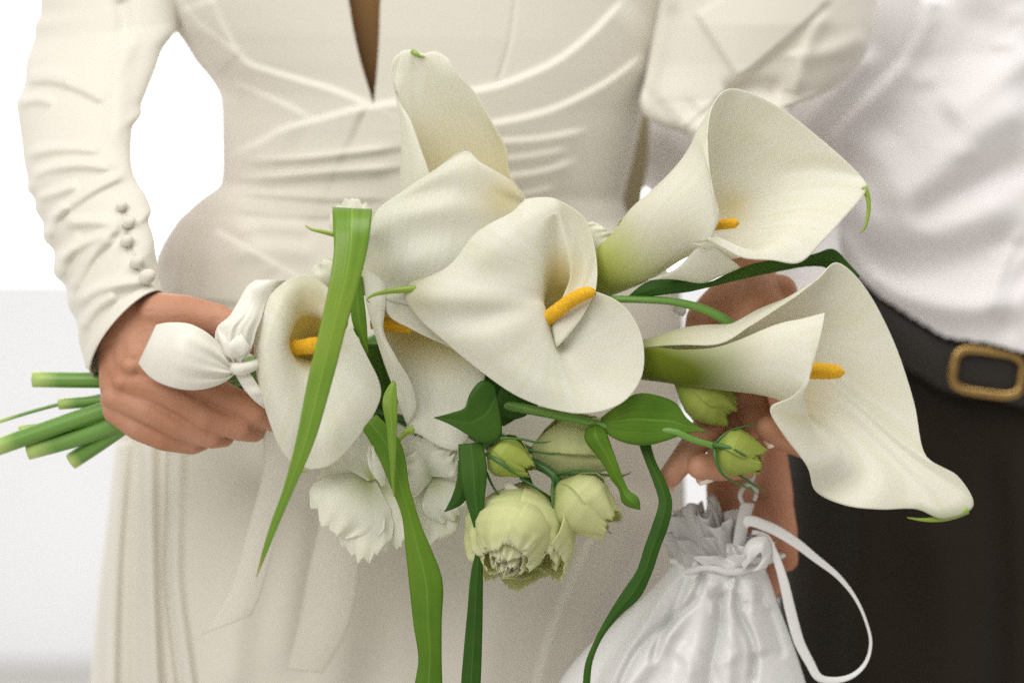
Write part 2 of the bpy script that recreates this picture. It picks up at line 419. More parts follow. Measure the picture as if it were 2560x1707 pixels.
ys = np.linspace(-140, 1800, 420)
LX = [(-140, 330), (0, 395), (78, 439), (106, 461), (155, 490), (196, 526), (237, 550), (286, 555), (408, 556), (462, 551), (484, 518),
      (506, 488), (547, 447), (604, 408), (637, 392), (720, 372), (900, 330), (1040, 302), (1159, 285), (1301, 268), (1469, 247), (1707, 226), (1800, 220)]
RX = [(-140, 1760), (0, 1700), (100, 1668), (180, 1645), (280, 1606), (400, 1580), (500, 1556), (560, 1575), (640, 1650), (720, 1700),
      (820, 1708), (1000, 1702), (1200, 1712), (1707, 1722), (1800, 1724)]
dl = np.stack([smooth_tab(LX, ys, 7), ys], 1); dr = np.stack([smooth_tab(RX, ys), ys], 1)
DR = [
  # wrapped bodice: bands laid over the smooth cups
  edge([(530, -10), (565, 77), (591, 119), (614, 153), (668, 174), (744, 197), (840, 226), (924, 262)], 70, 15, 1, .04),
  edge([(450, -10), (488, 50), (540, 92), (568, 113), (600, 140)], 40, 9, 1),
  edge([(568, 199), (640, 228), (706, 256), (786, 299)], 60, 10, 1, .2),
  edge([(575, 383), (645, 356), (687, 329), (744, 310), (802, 295), (859, 279), (932, 264), (997, 254), (1090, 243), (1183, 226), (1243, 214), (1306, 191), (1385, 155), (1464, 96), (1565, -10)], 75, 17, 1, .06),
  edge([(1180, 316), (1235, 307), (1306, 293), (1385, 270), (1464, 234), (1543, 187), (1610, 130)], 60, 13, 1, .1),
  edge([(1100, 352), (1262, 351), (1345, 345), (1475, 320)], 35, 10, 1, .15),
  edge([(1100, 398), (1278, 394), (1377, 379), (1430, 368)], 30, 7, 1, .15),
  edge([(1100, 446), (1278, 438), (1385, 418), (1450, 392)], 36, 9, 1, .15),
  edge([(1100, 490), (1290, 486), (1400, 462)], 36, 6, 1, .15),
  edge([(560, 404), (700, 404), (783, 402), (859, 392), (1001, 374), (1100, 366)], 34, 9, -1, .1),
  ridge([(565, 415), (744, 400), (859, 387), (1001, 371)], 11, 6),
  edge([(560, 452), (687, 446), (783, 438), (1001, 424), (1100, 416)], 30, 9, -1, .1),
  ridge([(565, 457), (687, 446), (783, 436), (1001, 421)], 11, 6),
  edge([(600, 470), (660, 466), (744, 456), (900, 444), (1001, 436)], 26, 7, -1, .15),
  edge([(575, 484), (706, 495), (840, 503), (980, 500)], 40, 8, -1, .15),
  edge([(560, 524), (668, 540), (790, 546), (900, 540)], 40, 5, -1, .2),
  ridge([(560, 575), (668, 566), (780, 575)], 22, 7), ridge([(560, 640), (690, 622), (800, 640)], 26, 7),
  ridge([(690, 690), (640, 620), (600, 560)], 26, 5),
  # overskirt pleat on the hip
  edge([(545, 570), (525, 610), (512, 660), (500, 760)], 60, 18, -1, .08), ridge([(505, 520), (468, 590), (448, 680), (440, 760)], 20, 12),
  ridge([(470, 520), (425, 590), (405, 680)], 16, 8),
  # hanging panel and skirt folds
  ridge([(312, 1100), (306, 1200), (292, 1400), (282, 1810)], 13, 44, .02), ridge([(378, 1080), (378, 1300), (382, 1500), (398, 1810)], 13, 42, .02), ridge([(345, 1080), (340, 1300), (336, 1500), (338, 1810)], 14, -20, .02),
  edge([(440, 1070), (434, 1250), (430, 1450), (448, 1600), (482, 1810)], 75, 46, -1, .01, 6),
  ridge([(452, 1080), (446, 1250), (444, 1450), (462, 1600), (496, 1810)], 12, 26, .02), ridge([(428, 1070), (424, 1250), (420, 1450), (434, 1600), (466, 1810)], 9, -20, .02),
  ridge([(620, 1080), (640, 1250), (600, 1500), (560, 1810)], 50, 26), ridge([(760, 1180), (740, 1400), (700, 1700)], 40, 22),
  ridge([(905, 1330), (880, 1500), (840, 1810)], 50, 22), ridge([(1010, 1300), (1010, 1500), (980, 1810)], 60, 16),
  edge([(1545, 1190), (1500, 1300), (1430, 1450), (1370, 1600), (1320, 1810)], 90, 26, -1, .1, 10), ridge([(1620, 1240), (1530, 1420), (1420, 1700)], 40, 16),
  ridge([(1300, 1380), (1240, 1560), (1200, 1810)], 50, 14),
  # seams of the cups
  ridge([(1290, -20), (1275, 100), (1243, 212)], 5, -5, .03), ridge([(1650, 120), (1630, 190), (1600, 280)], 14, -20),
]
def in_slit(P):
    x, y = P[:, 0], P[:, 1]; t = y / 264.0
    lo = 871 + (934 - 871) * t - 7 * np.sin(np.pi * np.clip(t, 0, 1)); hi = 951 + (934 - 951) * t + 3 * np.sin(np.pi * np.clip(t, 0, 1))
    return (y < 262) & (x > lo) & (x < hi) & (P[:, 2] < 900)
def snap_slit(G):
    nf = 420
    for r in range(G.shape[0]):
        y = G[r, nf // 2, 1]
        if y > 275: break
        t = min(max(y / 264.0, -1), 1); b_ = math.sin(math.pi * min(max(t, 0), 1))
        for e in (871 + 63 * t - 7 * b_, 951 - 17 * t + 3 * b_):
            j = int(np.argmin(abs(G[r, :nf, 0] - e))); G[r, j, 0] = e
n_ = 9
dress = garment('dress', dl, dr, [900] * n_, [380, 385, 380, 360, 400, 430, 440, 450, 455], M['dress'], bride, nrow=420, front=420, back=40,
                fields=DR, expo=.75, drop=in_slit, noise=3, nf=90, seed=4, gain=1.1, post=snap_slit)
strip('mesh_panel', [(840, -140, 585), (862, 0, 585), (900, 150, 590), (925, 290, 595)], [(980, -140, 585), (965, 0, 585), (955, 150, 590), (942, 290, 595)], M['mesh'], dress, thick=.0006)
ys2 = np.linspace(1795, 4540, 12)
garment('skirt', np.stack([np.interp(ys2, [1795, 4540], [222, 60]), ys2], 1), np.stack([np.interp(ys2, [1795, 4540], [1722, 1850]), ys2], 1),
        [900, 900], [450, 560], M['dress'], dress, nrow=14, front=60, back=20, fields=[ridge([(x, 1700), (x - 30, 4600)], 60, 40, .01) for x in range(300, 1700, 190)], expo=.75)
strip('shaded_back_panel', [(1600, 268, 905), (1578, 390, 915), (1556, 500, 925), (1542, 580, 930)], [(1622, 272, 985), (1618, 400, 1000), (1604, 500, 1010), (1596, 580, 1015)],
      M['olive'], dress, bulge=-6, thick=.001)  # back of the dress; its olive tone is painted shade

# right sleeve (towards the hand that holds the stems)
SO = [(118, -140), (100, 0), (98, 37), (87, 65), (86, 90), (66, 159), (62, 200), (51, 233), (41, 257), (44, 286), (53, 347), (61, 408), (69, 449), (69, 473),
      (86, 498), (90, 526), (107, 555), (112, 600), (134, 624), (138, 684), (166, 715), (173, 765), (194, 803), (202, 860), (218, 906), (231, 936)]
SI = [(500, -140), (452, 0), (447, 30), (439, 78), (408, 122), (388, 175), (367, 228), (353, 269), (354, 281), (331, 318), (327, 350), (326, 388), (335, 441), (348, 465),
      (359, 481), (372, 510), (377, 526), (370, 551), (378, 580), (384, 604), (386, 640), (388, 665), (392, 690), (396, 710), (400, 722), (403, 731)]
sl_f = [edge([(60, 215), (120, 210), (195, 228), (265, 266)], 40, 12, -1, .12), ridge([(45, 262), (90, 250), (140, 262)], 12, 9), ridge([(60, 200), (110, 188), (190, 205)], 16, 8),
        ridge([(62, 395), (110, 378), (180, 372), (260, 380)], 13, 12), ridge([(68, 455), (110, 428), (175, 414), (300, 425)], 13, 13),
        ridge([(86, 500), (140, 482), (200, 462)], 13, 13), ridge([(108, 560), (165, 520), (240, 470), (325, 432)], 13, 13), ridge([(120, 600), (140, 545), (170, 505)], 12, 12),
        ridge([(160, 560), (230, 556), (310, 562)], 14, 13), ridge([(138, 660), (200, 615), (260, 588), (312, 566)], 14, 14), ridge([(150, 700), (165, 640), (205, 575)], 13, 11),
        ridge([(175, 735), (205, 680), (245, 620), (290, 590)], 14, 14), ridge([(190, 770), (240, 728), (300, 712), (372, 706)], 15, 13), ridge([(200, 830), (240, 770), (300, 735)], 14, 11),
        ridge([(225, 925), (245, 855), (290, 798), (335, 758), (398, 722)], 16, 14, .05), ridge([(330, 60), (300, 200), (285, 380)], 26, 9), ridge([(300, -10), (310, 60), (306, 120)], 20, -12),
        ridge([(370, 690), (330, 640), (318, 560), (300, 500)], 9, -7)]
sleeve = garment('sleeve', SO, SI, [900, 850, 760, 640, 520, 400, 290, 200, 130, 95], [210, 200, 170, 150, 140, 132, 120, 108, 98, 92], M['dress'], dress, nrow=300, front=150, back=50,
                 fields=sl_f, gain=1.7, noise=2.5, nf=30, seed=9, thick=.0012, bow=[0]*16 + [8, 18, 30, 42])
for bx, by, bd, br in ((303, 515, 240, 12), (322, 556, 212, 14), (316, 602, 168, 14), (342, 655, 134, 16), (367, 692, 96, 19)):
    g_ = SURF['sleeve'].reshape(-1, 3); bd = g_[np.hypot(g_[:, 0] - bx, g_[:, 1] - by) < 12][:, 2].min() - br * .12
    tube('button', [(bx - br*.9, by + br*.5, bd, br*.45), (bx - br*.5, by + br*.3, bd - 5, br*.85), (bx, by, bd - 8, br), (bx + br*.5, by - br*.3, bd - 5, br*.85), (bx + br*.9, by - br*.5, bd, br*.45)],
         M['dress'], dress, n=14, k=14)

# left sleeve, bent and pushed through the man's arm
ls_f = [edge([(1735, 30), (1780, 100), (1850, 205)], 60, 12, -1, .1), edge([(2085, -10), (1980, 90), (1920, 140), (1850, 200), (1700, 330)], 90, 18, 1, .06), ridge([(2180, 90), (2080, 130), (1990, 150)], 26, 16),
        ridge([(2080, 20), (2010, 140), (2000, 240)], 20, 14), ridge([(1800, 235), (1880, 215), (1960, 230)], 22, -26), ridge([(1980, 120), (1995, 180), (1990, 245)], 18, 14),
        ridge([(1690, 0), (1655, 110), (1630, 200), (1605, 280)], 16, -26), ridge([(1660, 290), (1730, 330), (1800, 300)], 20, 10), ridge([(1750, 260), (1700, 310), (1670, 380)], 24, -12)]
LS_L = [(1650, -140), (1650, 0), (1630, 110), (1614, 190), (1600, 262), (1614, 290), (1660, 318), (1720, 340), (1760, 420), (1790, 520), (1805, 610), (1812, 690)]
LS_R = [(2200, -140), (2192, 0), (2182, 80), (2150, 160), (2085, 222), (2020, 252), (1990, 262), (1975, 300), (1968, 380), (1966, 470), (1965, 570), (1962, 660)]
garment('sleeve', LS_L, LS_R, [760, 740, 720, 700, 640, 560, 480, 400, 330, 290], [250, 260, 250, 220, 160, 130, 110, 95, 85, 78], M['dress'], dress, nrow=200, front=160, back=40, fields=ls_f, gain=1.0, noise=5, nf=50, seed=12)

# body: torso, both arms and both hands in one skin
def P4(*p): return p
hand_r = [
  [(600, -60, 900, 150), (900, -60, 900, 210), (1250, -60, 900, 210), (1560, -60, 900, 110)],
  [(760, 60, 860, 180), (1000, 80, 860, 220), (1300, 80, 870, 200)], [(1060, -60, 900, 240), (1060, 500, 900, 280), (1000, 900, 920, 320)], [(912, -40, 760, 140), (925, 260, 760, 130)],
  [(600, -60, 900, 150), (300, -40, 870, 110), (200, 300, 640, 95), (250, 560, 300, 85), (325, 800, 95, 74)],
  [(325, 800, 95, 74), (340, 850, 85, 76)],
  # metacarpals
  [(300, 830, 95, 62), (300, 925, 62, 46), (291, 1000, 74, 40)], [(330, 820, 85, 66), (325, 905, 45, 44)], [(345, 810, 85, 66), (350, 890, 35, 46)], [(380, 800, 80, 64), (400, 880, 60, 60)],
  [(300, 870, 85, 56), (290, 960, 60, 42)],
  # index, middle, ring, little finger closing over the stems
  [(345, 905, 30, 40), (440, 930, 4, 37), (545, 980, 4, 35), (640, 1030, 22, 33), (690, 1052, 70, 30), (690, 1040, 120, 28)],
  [(318, 952, 32, 38), (430, 990, -2, 35), (512, 1040, 2, 34), (600, 1072, 26, 31), (636, 1078, 80, 28), (600, 1070, 130, 26)],
  [(292, 990, 44, 37), (372, 1027, 10, 33), (436, 1064, 10, 31), (530, 1094, 34, 28), (560, 1092, 90, 26), (520, 1080, 130, 25)],
  [(288, 1028, 64, 32), (345, 1074, 34, 28), (408, 1100, 32, 27), (480, 1112, 54, 25), (505, 1104, 100, 23)],
  # knuckles
  [(322, 914, 6, 20), (330, 918, 2, 20)], [(300, 955, 8, 18), (306, 958, 6, 18)], [(280, 994, 22, 17), (284, 998, 20, 17)], [(545, 982, 0, 33), (552, 986, 0, 32)], [(510, 1042, -2, 32), (516, 1046, -2, 31)],
  # thumb on top
  [(390, 790, 70, 60), (460, 788, 60, 52), (540, 800, 40, 42), (610, 835, 30, 36), (660, 870, 30, 30)], [(430, 830, 90, 60), (500, 850, 95, 50)],
]
hand_l = [
  [(1560, -60, 900, 110), (1860, -20, 800, 100), (1850, 170, 730, 62), (1880, 480, 380, 56), (1875, 640, 240, 60), (1880, 720, 200, 62)],
  [(1880, 720, 200, 64), (1890, 780, 160, 76), (1860, 880, 170, 84), (1850, 960, 190, 74)], [(1820, 740, 190, 50), (1760, 800, 180, 46), (1748, 900, 175, 44), (1762, 1000, 165, 42)], [(1950, 730, 190, 44), (1960, 860, 190, 60)],
  [(1762, 1000, 165, 42), (1775, 1060, 140, 38), (1722, 1130, 110, 34), (1676, 1190, 92, 29)],
  [(1850, 960, 190, 56), (1905, 1080, 165, 40), (1860, 1162, 120, 36), (1800, 1168, 88, 35), (1750, 1166, 66, 33)],
  [(1930, 900, 190, 60), (2010, 1010, 170, 40), (2010, 1110, 130, 36), (1965, 1095, 95, 35), (1922, 1070, 74, 33)],
  [(1860, 960, 215, 60), (1830, 1060, 215, 46), (1815, 1130, 190, 38)], [(1762, 1000, 200, 40), (1780, 1060, 200, 42), (1800, 1110, 190, 40)],
]
body('body', hand_r + hand_l, M['skin_a'], bride, voxel=.0012)
def nail(c, ax, w, h, tipside):
    """oval nail: c centre (px), ax = direction towards the free edge"""
    a = np.asarray(ax, float); a /= np.linalg.norm(a); pr = np.array([-a[1], a[0]])
    n, m = 12, 11; G = np.zeros((n, m, 3)); c = np.asarray(c, float)
    for i, s in enumerate(np.linspace(-1, 1, n)):
        wd = w * math.sqrt(max(.05, 1 - .8 * s**4 if s > 0 else 1 - .5 * s**4))
        for j, q in enumerate(np.linspace(-1, 1, m)):
            p = c[:2] + a * h * s + pr * wd * q
            G[i, j] = (*p, c[2] + (q*q) * w * .55 + s * tipside)
    return G
for c, ax, w, h, ts in (((1667, 1214, 90), (-.45, 1), 19, 13, 6), ((1764, 1191, 62), (.35, 1), 25, 15, 8), ((1934, 1097, 70), (.5, 1), 26, 15, 8)):
    G = nail(c, ax, w, h, ts); o = grid_mesh('fingernail', G, M['nail'], bride, thick=.0006)
    G2 = nail((c[0] + ax[0]*h*.75, c[1] + ax[1]*h*.75, c[2] + ts*.6 - 1.5), ax, w*.88, h*.34, ts*.5); grid_mesh('nail_tip', G2, M['nail_tip'], o, thick=.0006)
tube('bracelet', [(1690, 770, 130, 12), (1700, 776, 122, 13), (1712, 782, 120, 11)], M['pearl'], bride, n=8, k=10)

# ------------------------------------------------------------------ the groom
groom = thing('person', 'man in a white shirt and dark trousers with a brown leather belt', 'person', (0, 0, 0))
gy = np.linspace(-160, 905, 200)
GL = [(-160, 2230), (0, 2200), (150, 2150), (250, 2020), (350, 1960), (480, 1950), (600, 1985), (660, 2010), (905, 2050)]
gl = np.stack([smooth_tab(GL, gy), gy], 1); gr = np.stack([np.full(200, 3230.), gy], 1)
sh_f = [ridge([(2320, -20), (2280, 110), (2170, 245), (2060, 360), (2010, 450)], 38, 60, .05), ridge([(2250, -20), (2210, 120), (2130, 230), (2050, 300)], 26, -36, .05), ridge([(2480, -20), (2400, 150), (2280, 280), (2180, 400)], 60, -34),
        ridge([(2600, 250), (2440, 330), (2300, 460), (2180, 520)], 55, 42), ridge([(2600, 120), (2470, 220), (2350, 300)], 40, 26), ridge([(2600, 380), (2420, 480), (2260, 560)], 40, -30), ridge([(2060, 470), (2200, 560), (2330, 560), (2560, 500)], 60, 30),
        ridge([(2100, 600), (2250, 650), (2420, 640), (2600, 580)], 46, -34), ridge([(2130, 680), (2260, 740), (2400, 770), (2600, 740)], 40, 36), ridge([(2560, 560), (2500, 680), (2470, 800)], 14, 14), ridge([(2600, 640), (2540, 720), (2520, 860)], 22, -14),
        ridge([(2040, 540), (2140, 640), (2220, 720)], 30, 30)]
rq = np.random.RandomState(5)
for k in range(34):
    x = rq.uniform(2060, 2600); y = rq.uniform(0, 840); an = rq.uniform(-.9, .1) if y < 520 else rq.uniform(-.3, .6); l = rq.uniform(60, 190)
    sh_f.append(ridge([(x, y), (x + l*.5*math.cos(an) + rq.uniform(-10, 10), y + l*.5*math.sin(an) + rq.uniform(-14, 14)), (x + l*math.cos(an), y + l*math.sin(an))], rq.uniform(14, 30), rq.uniform(-6, 7), .35))
def below_hem(P):
    hem = np.interp(P[:, 0], [1900, 2110, 2155, 2204, 2280, 2364, 2476, 2560, 2700, 3300], [600, 668, 698, 743, 792, 843, 857, 881, 900, 905])
    return P[:, 1] > hem
shirt = garment('shirt', gl, gr, [1560, 1540, 1520, 1500], [540, 540, 530, 540], M['shirt'], groom, nrow=220, front=260, back=30, fields=sh_f, gain=1.15, noise=2, nf=70, seed=21, expo=.7, drop=below_hem)
garment('sleeve', [(2180, -180), (2080, 60), (1900, 240), (1700, 250), (1610, 262), (1560, 280)], [(2420, -140), (2350, 100), (2200, 380), (1900, 560), (1690, 520), (1560, 430)],
        [1300, 1290, 1290, 1300, 1320], [180, 180, 170, 150, 140], M['shirt'], shirt, nrow=120, front=90, back=30, fields=[ridge([(2200, 120), (2060, 260), (1960, 380)], 26, 30), ridge([(2100, 160), (1990, 230), (1940, 300)], 20, -26), ridge([(1640, 300), (1700, 380), (1720, 470)], 30, 16)], noise=5, nf=40, seed=5)
tube('sleeve', [(2200, 180, 1300, 130), (2060, 330, 1290, 112), (1985, 430, 1240, 105), (2000, 600, 1000, 100), (2010, 720, 780, 92), (1985, 850, 620, 84), (1955, 940, 500, 80)], M['shirt'], shirt, n=70, k=28, bump=.02)
ty = np.linspace(640, 4300, 160)
TLx = [(560, 2000), (760, 1985), (900, 1960), (1200, 1950), (1700, 1935), (4300, 1950)]
trousers = garment('trousers', np.stack([tab(TLx, ty), ty], 1), np.stack([np.full(160, 3200.), ty], 1), [1575, 1560, 1545, 1545, 1545, 1545, 1545, 1545], [480, 500, 500, 500, 500, 490, 480, 480], M['trouser'], groom, nrow=170, front=140, back=30,
                   fields=[ridge([(2330, 1250), (2360, 1500), (2330, 1900)], 60, 40), ridge([(2180, 1000), (2160, 1400), (2150, 1800)], 50, 30), ridge([(2480, 1050), (2500, 1500), (2480, 2000)], 30, -40)], noise=6, nf=90, seed=3, expo=.7)
bt = np.array([(1990, 640), (2110, 690), (2204, 752), (2280, 800), (2364, 850), (2476, 868), (2560, 890), (2720, 915), (3000, 930)], float)
xs = np.linspace(1990, 3000, 60); bty = hermite(bt[:, 0], bt[:, 1:2], xs)[:, 0]
def trd(x):
    s = np.clip((x - 2600) / 620, -1, 1); return 1545 - 500 * np.sqrt(np.maximum(0, 1 - s*s))**.7
belt = strip('belt', np.stack([xs, bty - 6, trd(xs) - 26], 1), np.stack([xs, bty + 128, trd(xs) - 26], 1), M['belt'], groom, n=60, m=8, bulge=8, thick=.004)
bd_ = float(trd(np.array([2470.]))[0]) - 62
a = np.radians(np.linspace(0, 360, 49)); ex = 4.0
bx = np.sign(np.cos(a)) * abs(np.cos(a))**(2/ex) * 86; by = np.sign(np.sin(a)) * abs(np.sin(a))**(2/ex) * 53; ro = math.radians(8)
buck = np.stack([2470 + bx*math.cos(ro) - by*math.sin(ro), 931 + bx*math.sin(ro) + by*math.cos(ro), np.full(49, bd_), np.full(49, 12.)], 1)
tube('buckle', buck, M['brass'], belt, n=90, k=12, cap=False)
body('body', [[(2500, -60, 1560, 300), (2600, 600, 1560, 330), (2600, 1100, 1560, 300)], [(2300, -60, 1320, 110), (2150, 250, 1300, 90), (1950, 380, 1300, 70), (2020, 700, 800, 70), (1930, 1000, 420, 60), (1880, 1140, 345, 66)], [(2300, -60, 1320, 110), (2500, -60, 1560, 250)],
  [(1880, 1140, 345, 70), (1830, 1220, 340, 66), (1815, 1280, 345, 50)], [(1900, 1120, 345, 66), (1930, 1240, 335, 54)],
  [(1930, 1240, 335, 50), (1958, 1320, 325, 36), (1968, 1400, 325, 28)], [(1900, 1250, 340, 48), (1925, 1370, 340, 36), (1926, 1470, 345, 30)],
  [(1850, 1260, 340, 48), (1870, 1380, 350, 38), (1880, 1470, 360, 30)], [(1815, 1270, 345, 46), (1820, 1380, 355, 36), (1830, 1450, 370, 30)]], M['skin_b'], groom, voxel=.002)

# ------------------------------------------------------------------ the flowers
FIST = (430, 965, 85)
def calla(label, rows, spadix, stem, tip=None, nu=120, nv=70, green=(.02, .30), yellow=None, vt=None, gfun=None, roll=0, ribs=None, lime=None):
    t = thing('calla_lily', label, 'flower', (0, 0, 0), 'calla lilies of the bouquet')
    G = surf(rows, nu, nv, vt)
    u = np.linspace(0, 1, nu)[None, :]; v = np.linspace(0, 1, nv)[:, None]
    tint = np.zeros((nv, nu, 3))
    g = (1 - smooth01(v + 0*u, *green)) if gfun is None else gfun(u, v)
    tint[..., 0] = np.clip(g, 0, 1)
    if yellow is not None: tint[..., 1] = np.clip(yellow(u, v, G), 0, 1)
    G[..., 2] += (1.8 * wob(u * 26 + 0*v, v * 4 + 0*u, 5) + 1.3 * wob(u * 60 + 0*v, v * 17 + 0*u, 15, 8)) * smooth01(v, .35, .8)
    if ribs is not None: G[..., 2] += ribs(u, v)
    if lime is not None: tint[..., 2] = np.clip(lime(u, v), 0, 1)
    # thin wavy lip
    G[..., 2] += roll * smooth01(v, .86, 1) * wob(u * 30 + 0*v, v * 2, 8)
    sp = grid_mesh('spathe', G, M['calla'], t, thick=.0007, tint=tint)
    if tip is not None: tube('tip', tip, M['tip'], sp, n=18, k=8)
    if spadix is not None: tube('spadix', spadix, M['spadix'], t, n=46, k=16, bump=.05)
    tube('stem', stem, M['stem'], t, n=60, k=12)
    return t

def near(cx, cy, r):
    return lambda u, v, G: np.exp(-(((G[..., 0] - cx)**2 + (G[..., 1] - cy)**2) / r**2))

# C: the big one in the middle
N = 21
C5 = [(1488, 727, -20), (1493, 680, 6), (1486, 620, 28), (1465, 552, 35), (1420, 514, 34), (1371, 494, 40), (1291, 505, 34), (1184, 554, 22), (1078, 644, 4), (1014, 728, -22), (1042, 790, -30),
      (1110, 852, -40), (1192, 920, -50), (1290, 988, -60), (1390, 1025, -65), (1480, 1032, -65), (1560, 1003, -60), (1606, 935, -50), (1604, 840, -35), (1560, 765, -25), (1490, 729, -12)]
C4 = [(1446, 806, -22), (1440, 755, 4), (1462, 690, 42), (1450, 615, 55), (1415, 555, 48), (1384, 530, 24), (1325, 560, -15), (1262, 612, -45), (1205, 680, -62), (1185, 740, -68), (1205, 785, -70),
      (1235, 830, -72), (1275, 875, -72), (1325, 920, -66), (1385, 950, -55), (1436, 962, -40), (1484, 955, -26), (1518, 920, -16), (1526, 868, -8), (1500, 812, -2), (1448, 796, 6)]
C3 = [(1391, 868, -16), (1382, 800, 12), (1404, 752, 22), (1426, 690, 34), (1414, 620, 36), (1391, 562, 36), (1364, 612, 14), (1350, 664, -6), (1342, 712, -18), (1341, 745, -20), (1350, 765, -22),
      (1356, 785, -24), (1364, 805, -22), (1372, 830, -20), (1382, 855, -15), (1391, 872, -8), (1400, 880, 0), (1408, 875, 6), (1412, 866, 10), (1408, 856, 14), (1398, 850, 18)]
CA = [-70, -30, 20, 50, 75, 95, 120, 145, 165, 180, 192, 204, 216, 228, 242, 256, 266, 274, 280, 286, 292]
calla('large calla lily with wide face and slanting yellow spadix at the bouquet centre',
      [oval((1388, 792, 200), 2, 2, N, CA), oval((1390, 790, 170), 32, 34, N, CA), oval((1400, 772, 86), 40, 56, N, CA), C3, C4, C5],
      [(1350, 815, 30, 16), (1364, 800, 5, 18), (1393, 777, -18, 18), (1429, 750, -30, 18), (1460, 735, -38, 17), (1478, 731, -40, 14), (1489, 730, -40, 5)],
      [(1385, 796, 205, 26), (1250, 820, 290, 26), (900, 880, 320, 24), (640, 920, 230, 23), (470, 960, 80, 22), (270, 1022, 90, 22), (-20, 1122, 130, 22)],
      tip=[(1040, 722, -30, 9), (1012, 724, -36, 9), (980, 727, -46, 7), (950, 733, -52, 5), (926, 741, -52, 3.5), (917, 750, -50, 2), (924, 756, -48, 1)],
      green=(-.6, -.4), vt=[0, .06, .2, .42, .68, 1], yellow=lambda u, v, G: .35 * (1 - smooth01(v, .15, .42)) + .4 * np.exp(-(((G[..., 0] - 1405)**2 + (G[..., 1] - 690)**2) / 60**2)) * (G[..., 2] > 15) + .25 * near(1020, 726, 50)(u, v, G), roll=3,
      ribs=lambda u, v: -11 * np.cos((u - .455) * 58) * np.exp(-((u - .455) / .14)**2) * smooth01(v, .45, .72) * (1 - .5 * smooth01(v, .9, 1)))

# G: right, low
N = 21
G5 = [(2062, 782, -140), (2050, 845, -160), (2020, 940, -168), (1982, 990, -166), (1926, 1020, -164), (1955, 1080, -155), (2018, 1165, -125), (2040, 1228, -95), (2112, 1262, -70), (2200, 1273, -50), (2290, 1272, -30),
      (2360, 1297, -10), (2433, 1265, 10), (2395, 1190, 20), (2314, 1138, 35), (2285, 1005, 60), (2235, 855, 65), (2165, 722, 50), (2095, 657, 20), (2045, 697, -20), (1990, 740, -50)]
G4 = [(2005, 797, -130), (2010, 850, -155), (2015, 930, -165), (2008, 985, -150), (2020, 1040, -120), (2050, 1090, -85), (2090, 1120, -50), (2130, 1150, -25), (2170, 1165, -5), (2210, 1170, 5), (2250, 1170, 15),
      (2270, 1165, 22), (2275, 1150, 30), (2265, 1120, 40), (2245, 1080, 55), (2210, 980, 75), (2165, 880, 80), (2105, 790, 70), (2030, 728, 35), (1985, 735, -10), (1945, 770, -45)]
G3 = [(1935, 814, -110), (1935, 850, -130), (1930, 900, -135), (1925, 945, -120), (1920, 975, -85), (1930, 990, -40), (1950, 1000, 0), (1970, 1005, 35), (1990, 1005, 60), (2005, 995, 80), (2015, 980, 95),
      (2020, 960, 105), (2022, 940, 110), (2020, 920, 112), (2012, 900, 112), (2000, 870, 105), (1980, 835, 90), (1950, 800, 65), (1905, 772, 20), (1885, 790, -30), (1875, 815, -65)]
def g_green(u, v):
    front = np.exp(-((u - .16) / .2)**2)
    return (1 - smooth01(v, .0, .30)) * .25 + 1.15 * front * (1 - smooth01(v, .18, .52)) + .5 * np.exp(-((u - .55)/.06)**2) * smooth01(v, .93, 1)
calla('calla lily over the man\'s trousers with overlapping throat and stubby yellow spadix',
      [ring((1540, 904, 110), 0, 40, N, 30, -330), ring((1612, 898, 66), 0, 49, N, 37, -325), ring((1700, 892, 30), 0, 70, N, 15, -335), ring((1787, 892, 6), 0, 80, N, 17, -338), G3, G4, G5],
      [(1960, 915, -10, 22), (2010, 924, -20, 22), (2050, 927, -28, 21), (2085, 929, -32, 18), (2104, 930, -34, 12), (2111, 930, -34, 4)],
      [(1545, 904, 108, 34), (1450, 900, 170, 30), (1150, 900, 200, 26), (850, 905, 310, 24), (620, 930, 210, 22), (430, 985, 70, 22), (300, 1055, 90, 22), (70, 1128, 140, 22)],
      tip=[(2420, 1275, 8, 9), (2380, 1290, 5, 9), (2340, 1298, 0, 7), (2300, 1298, 0, 4), (2268, 1293, 0, 2)],
      gfun=g_green, vt=[0, .07, .20, .32, .52, .76, 1], lime=lambda u, v: .55 * (1 - smooth01(v, .12, .5)) * np.exp(-((u - .14) / .3)**2) + .35 * (1 - smooth01(v, .1, .3)), yellow=lambda u, v, G: .12 * (1 - smooth01(v, .2, .6)) + .3 * near(2010, 1000, 60)(u, v, G) * (u > .2), nv=90, nu=150,
      ribs=lambda u, v: (-9 * np.cos((u - .43) * 46) * np.exp(-((u - .45) / .14)**2) + 7 * np.exp(-((u - .62) / .03)**2)) * smooth01(v, .55, .85))

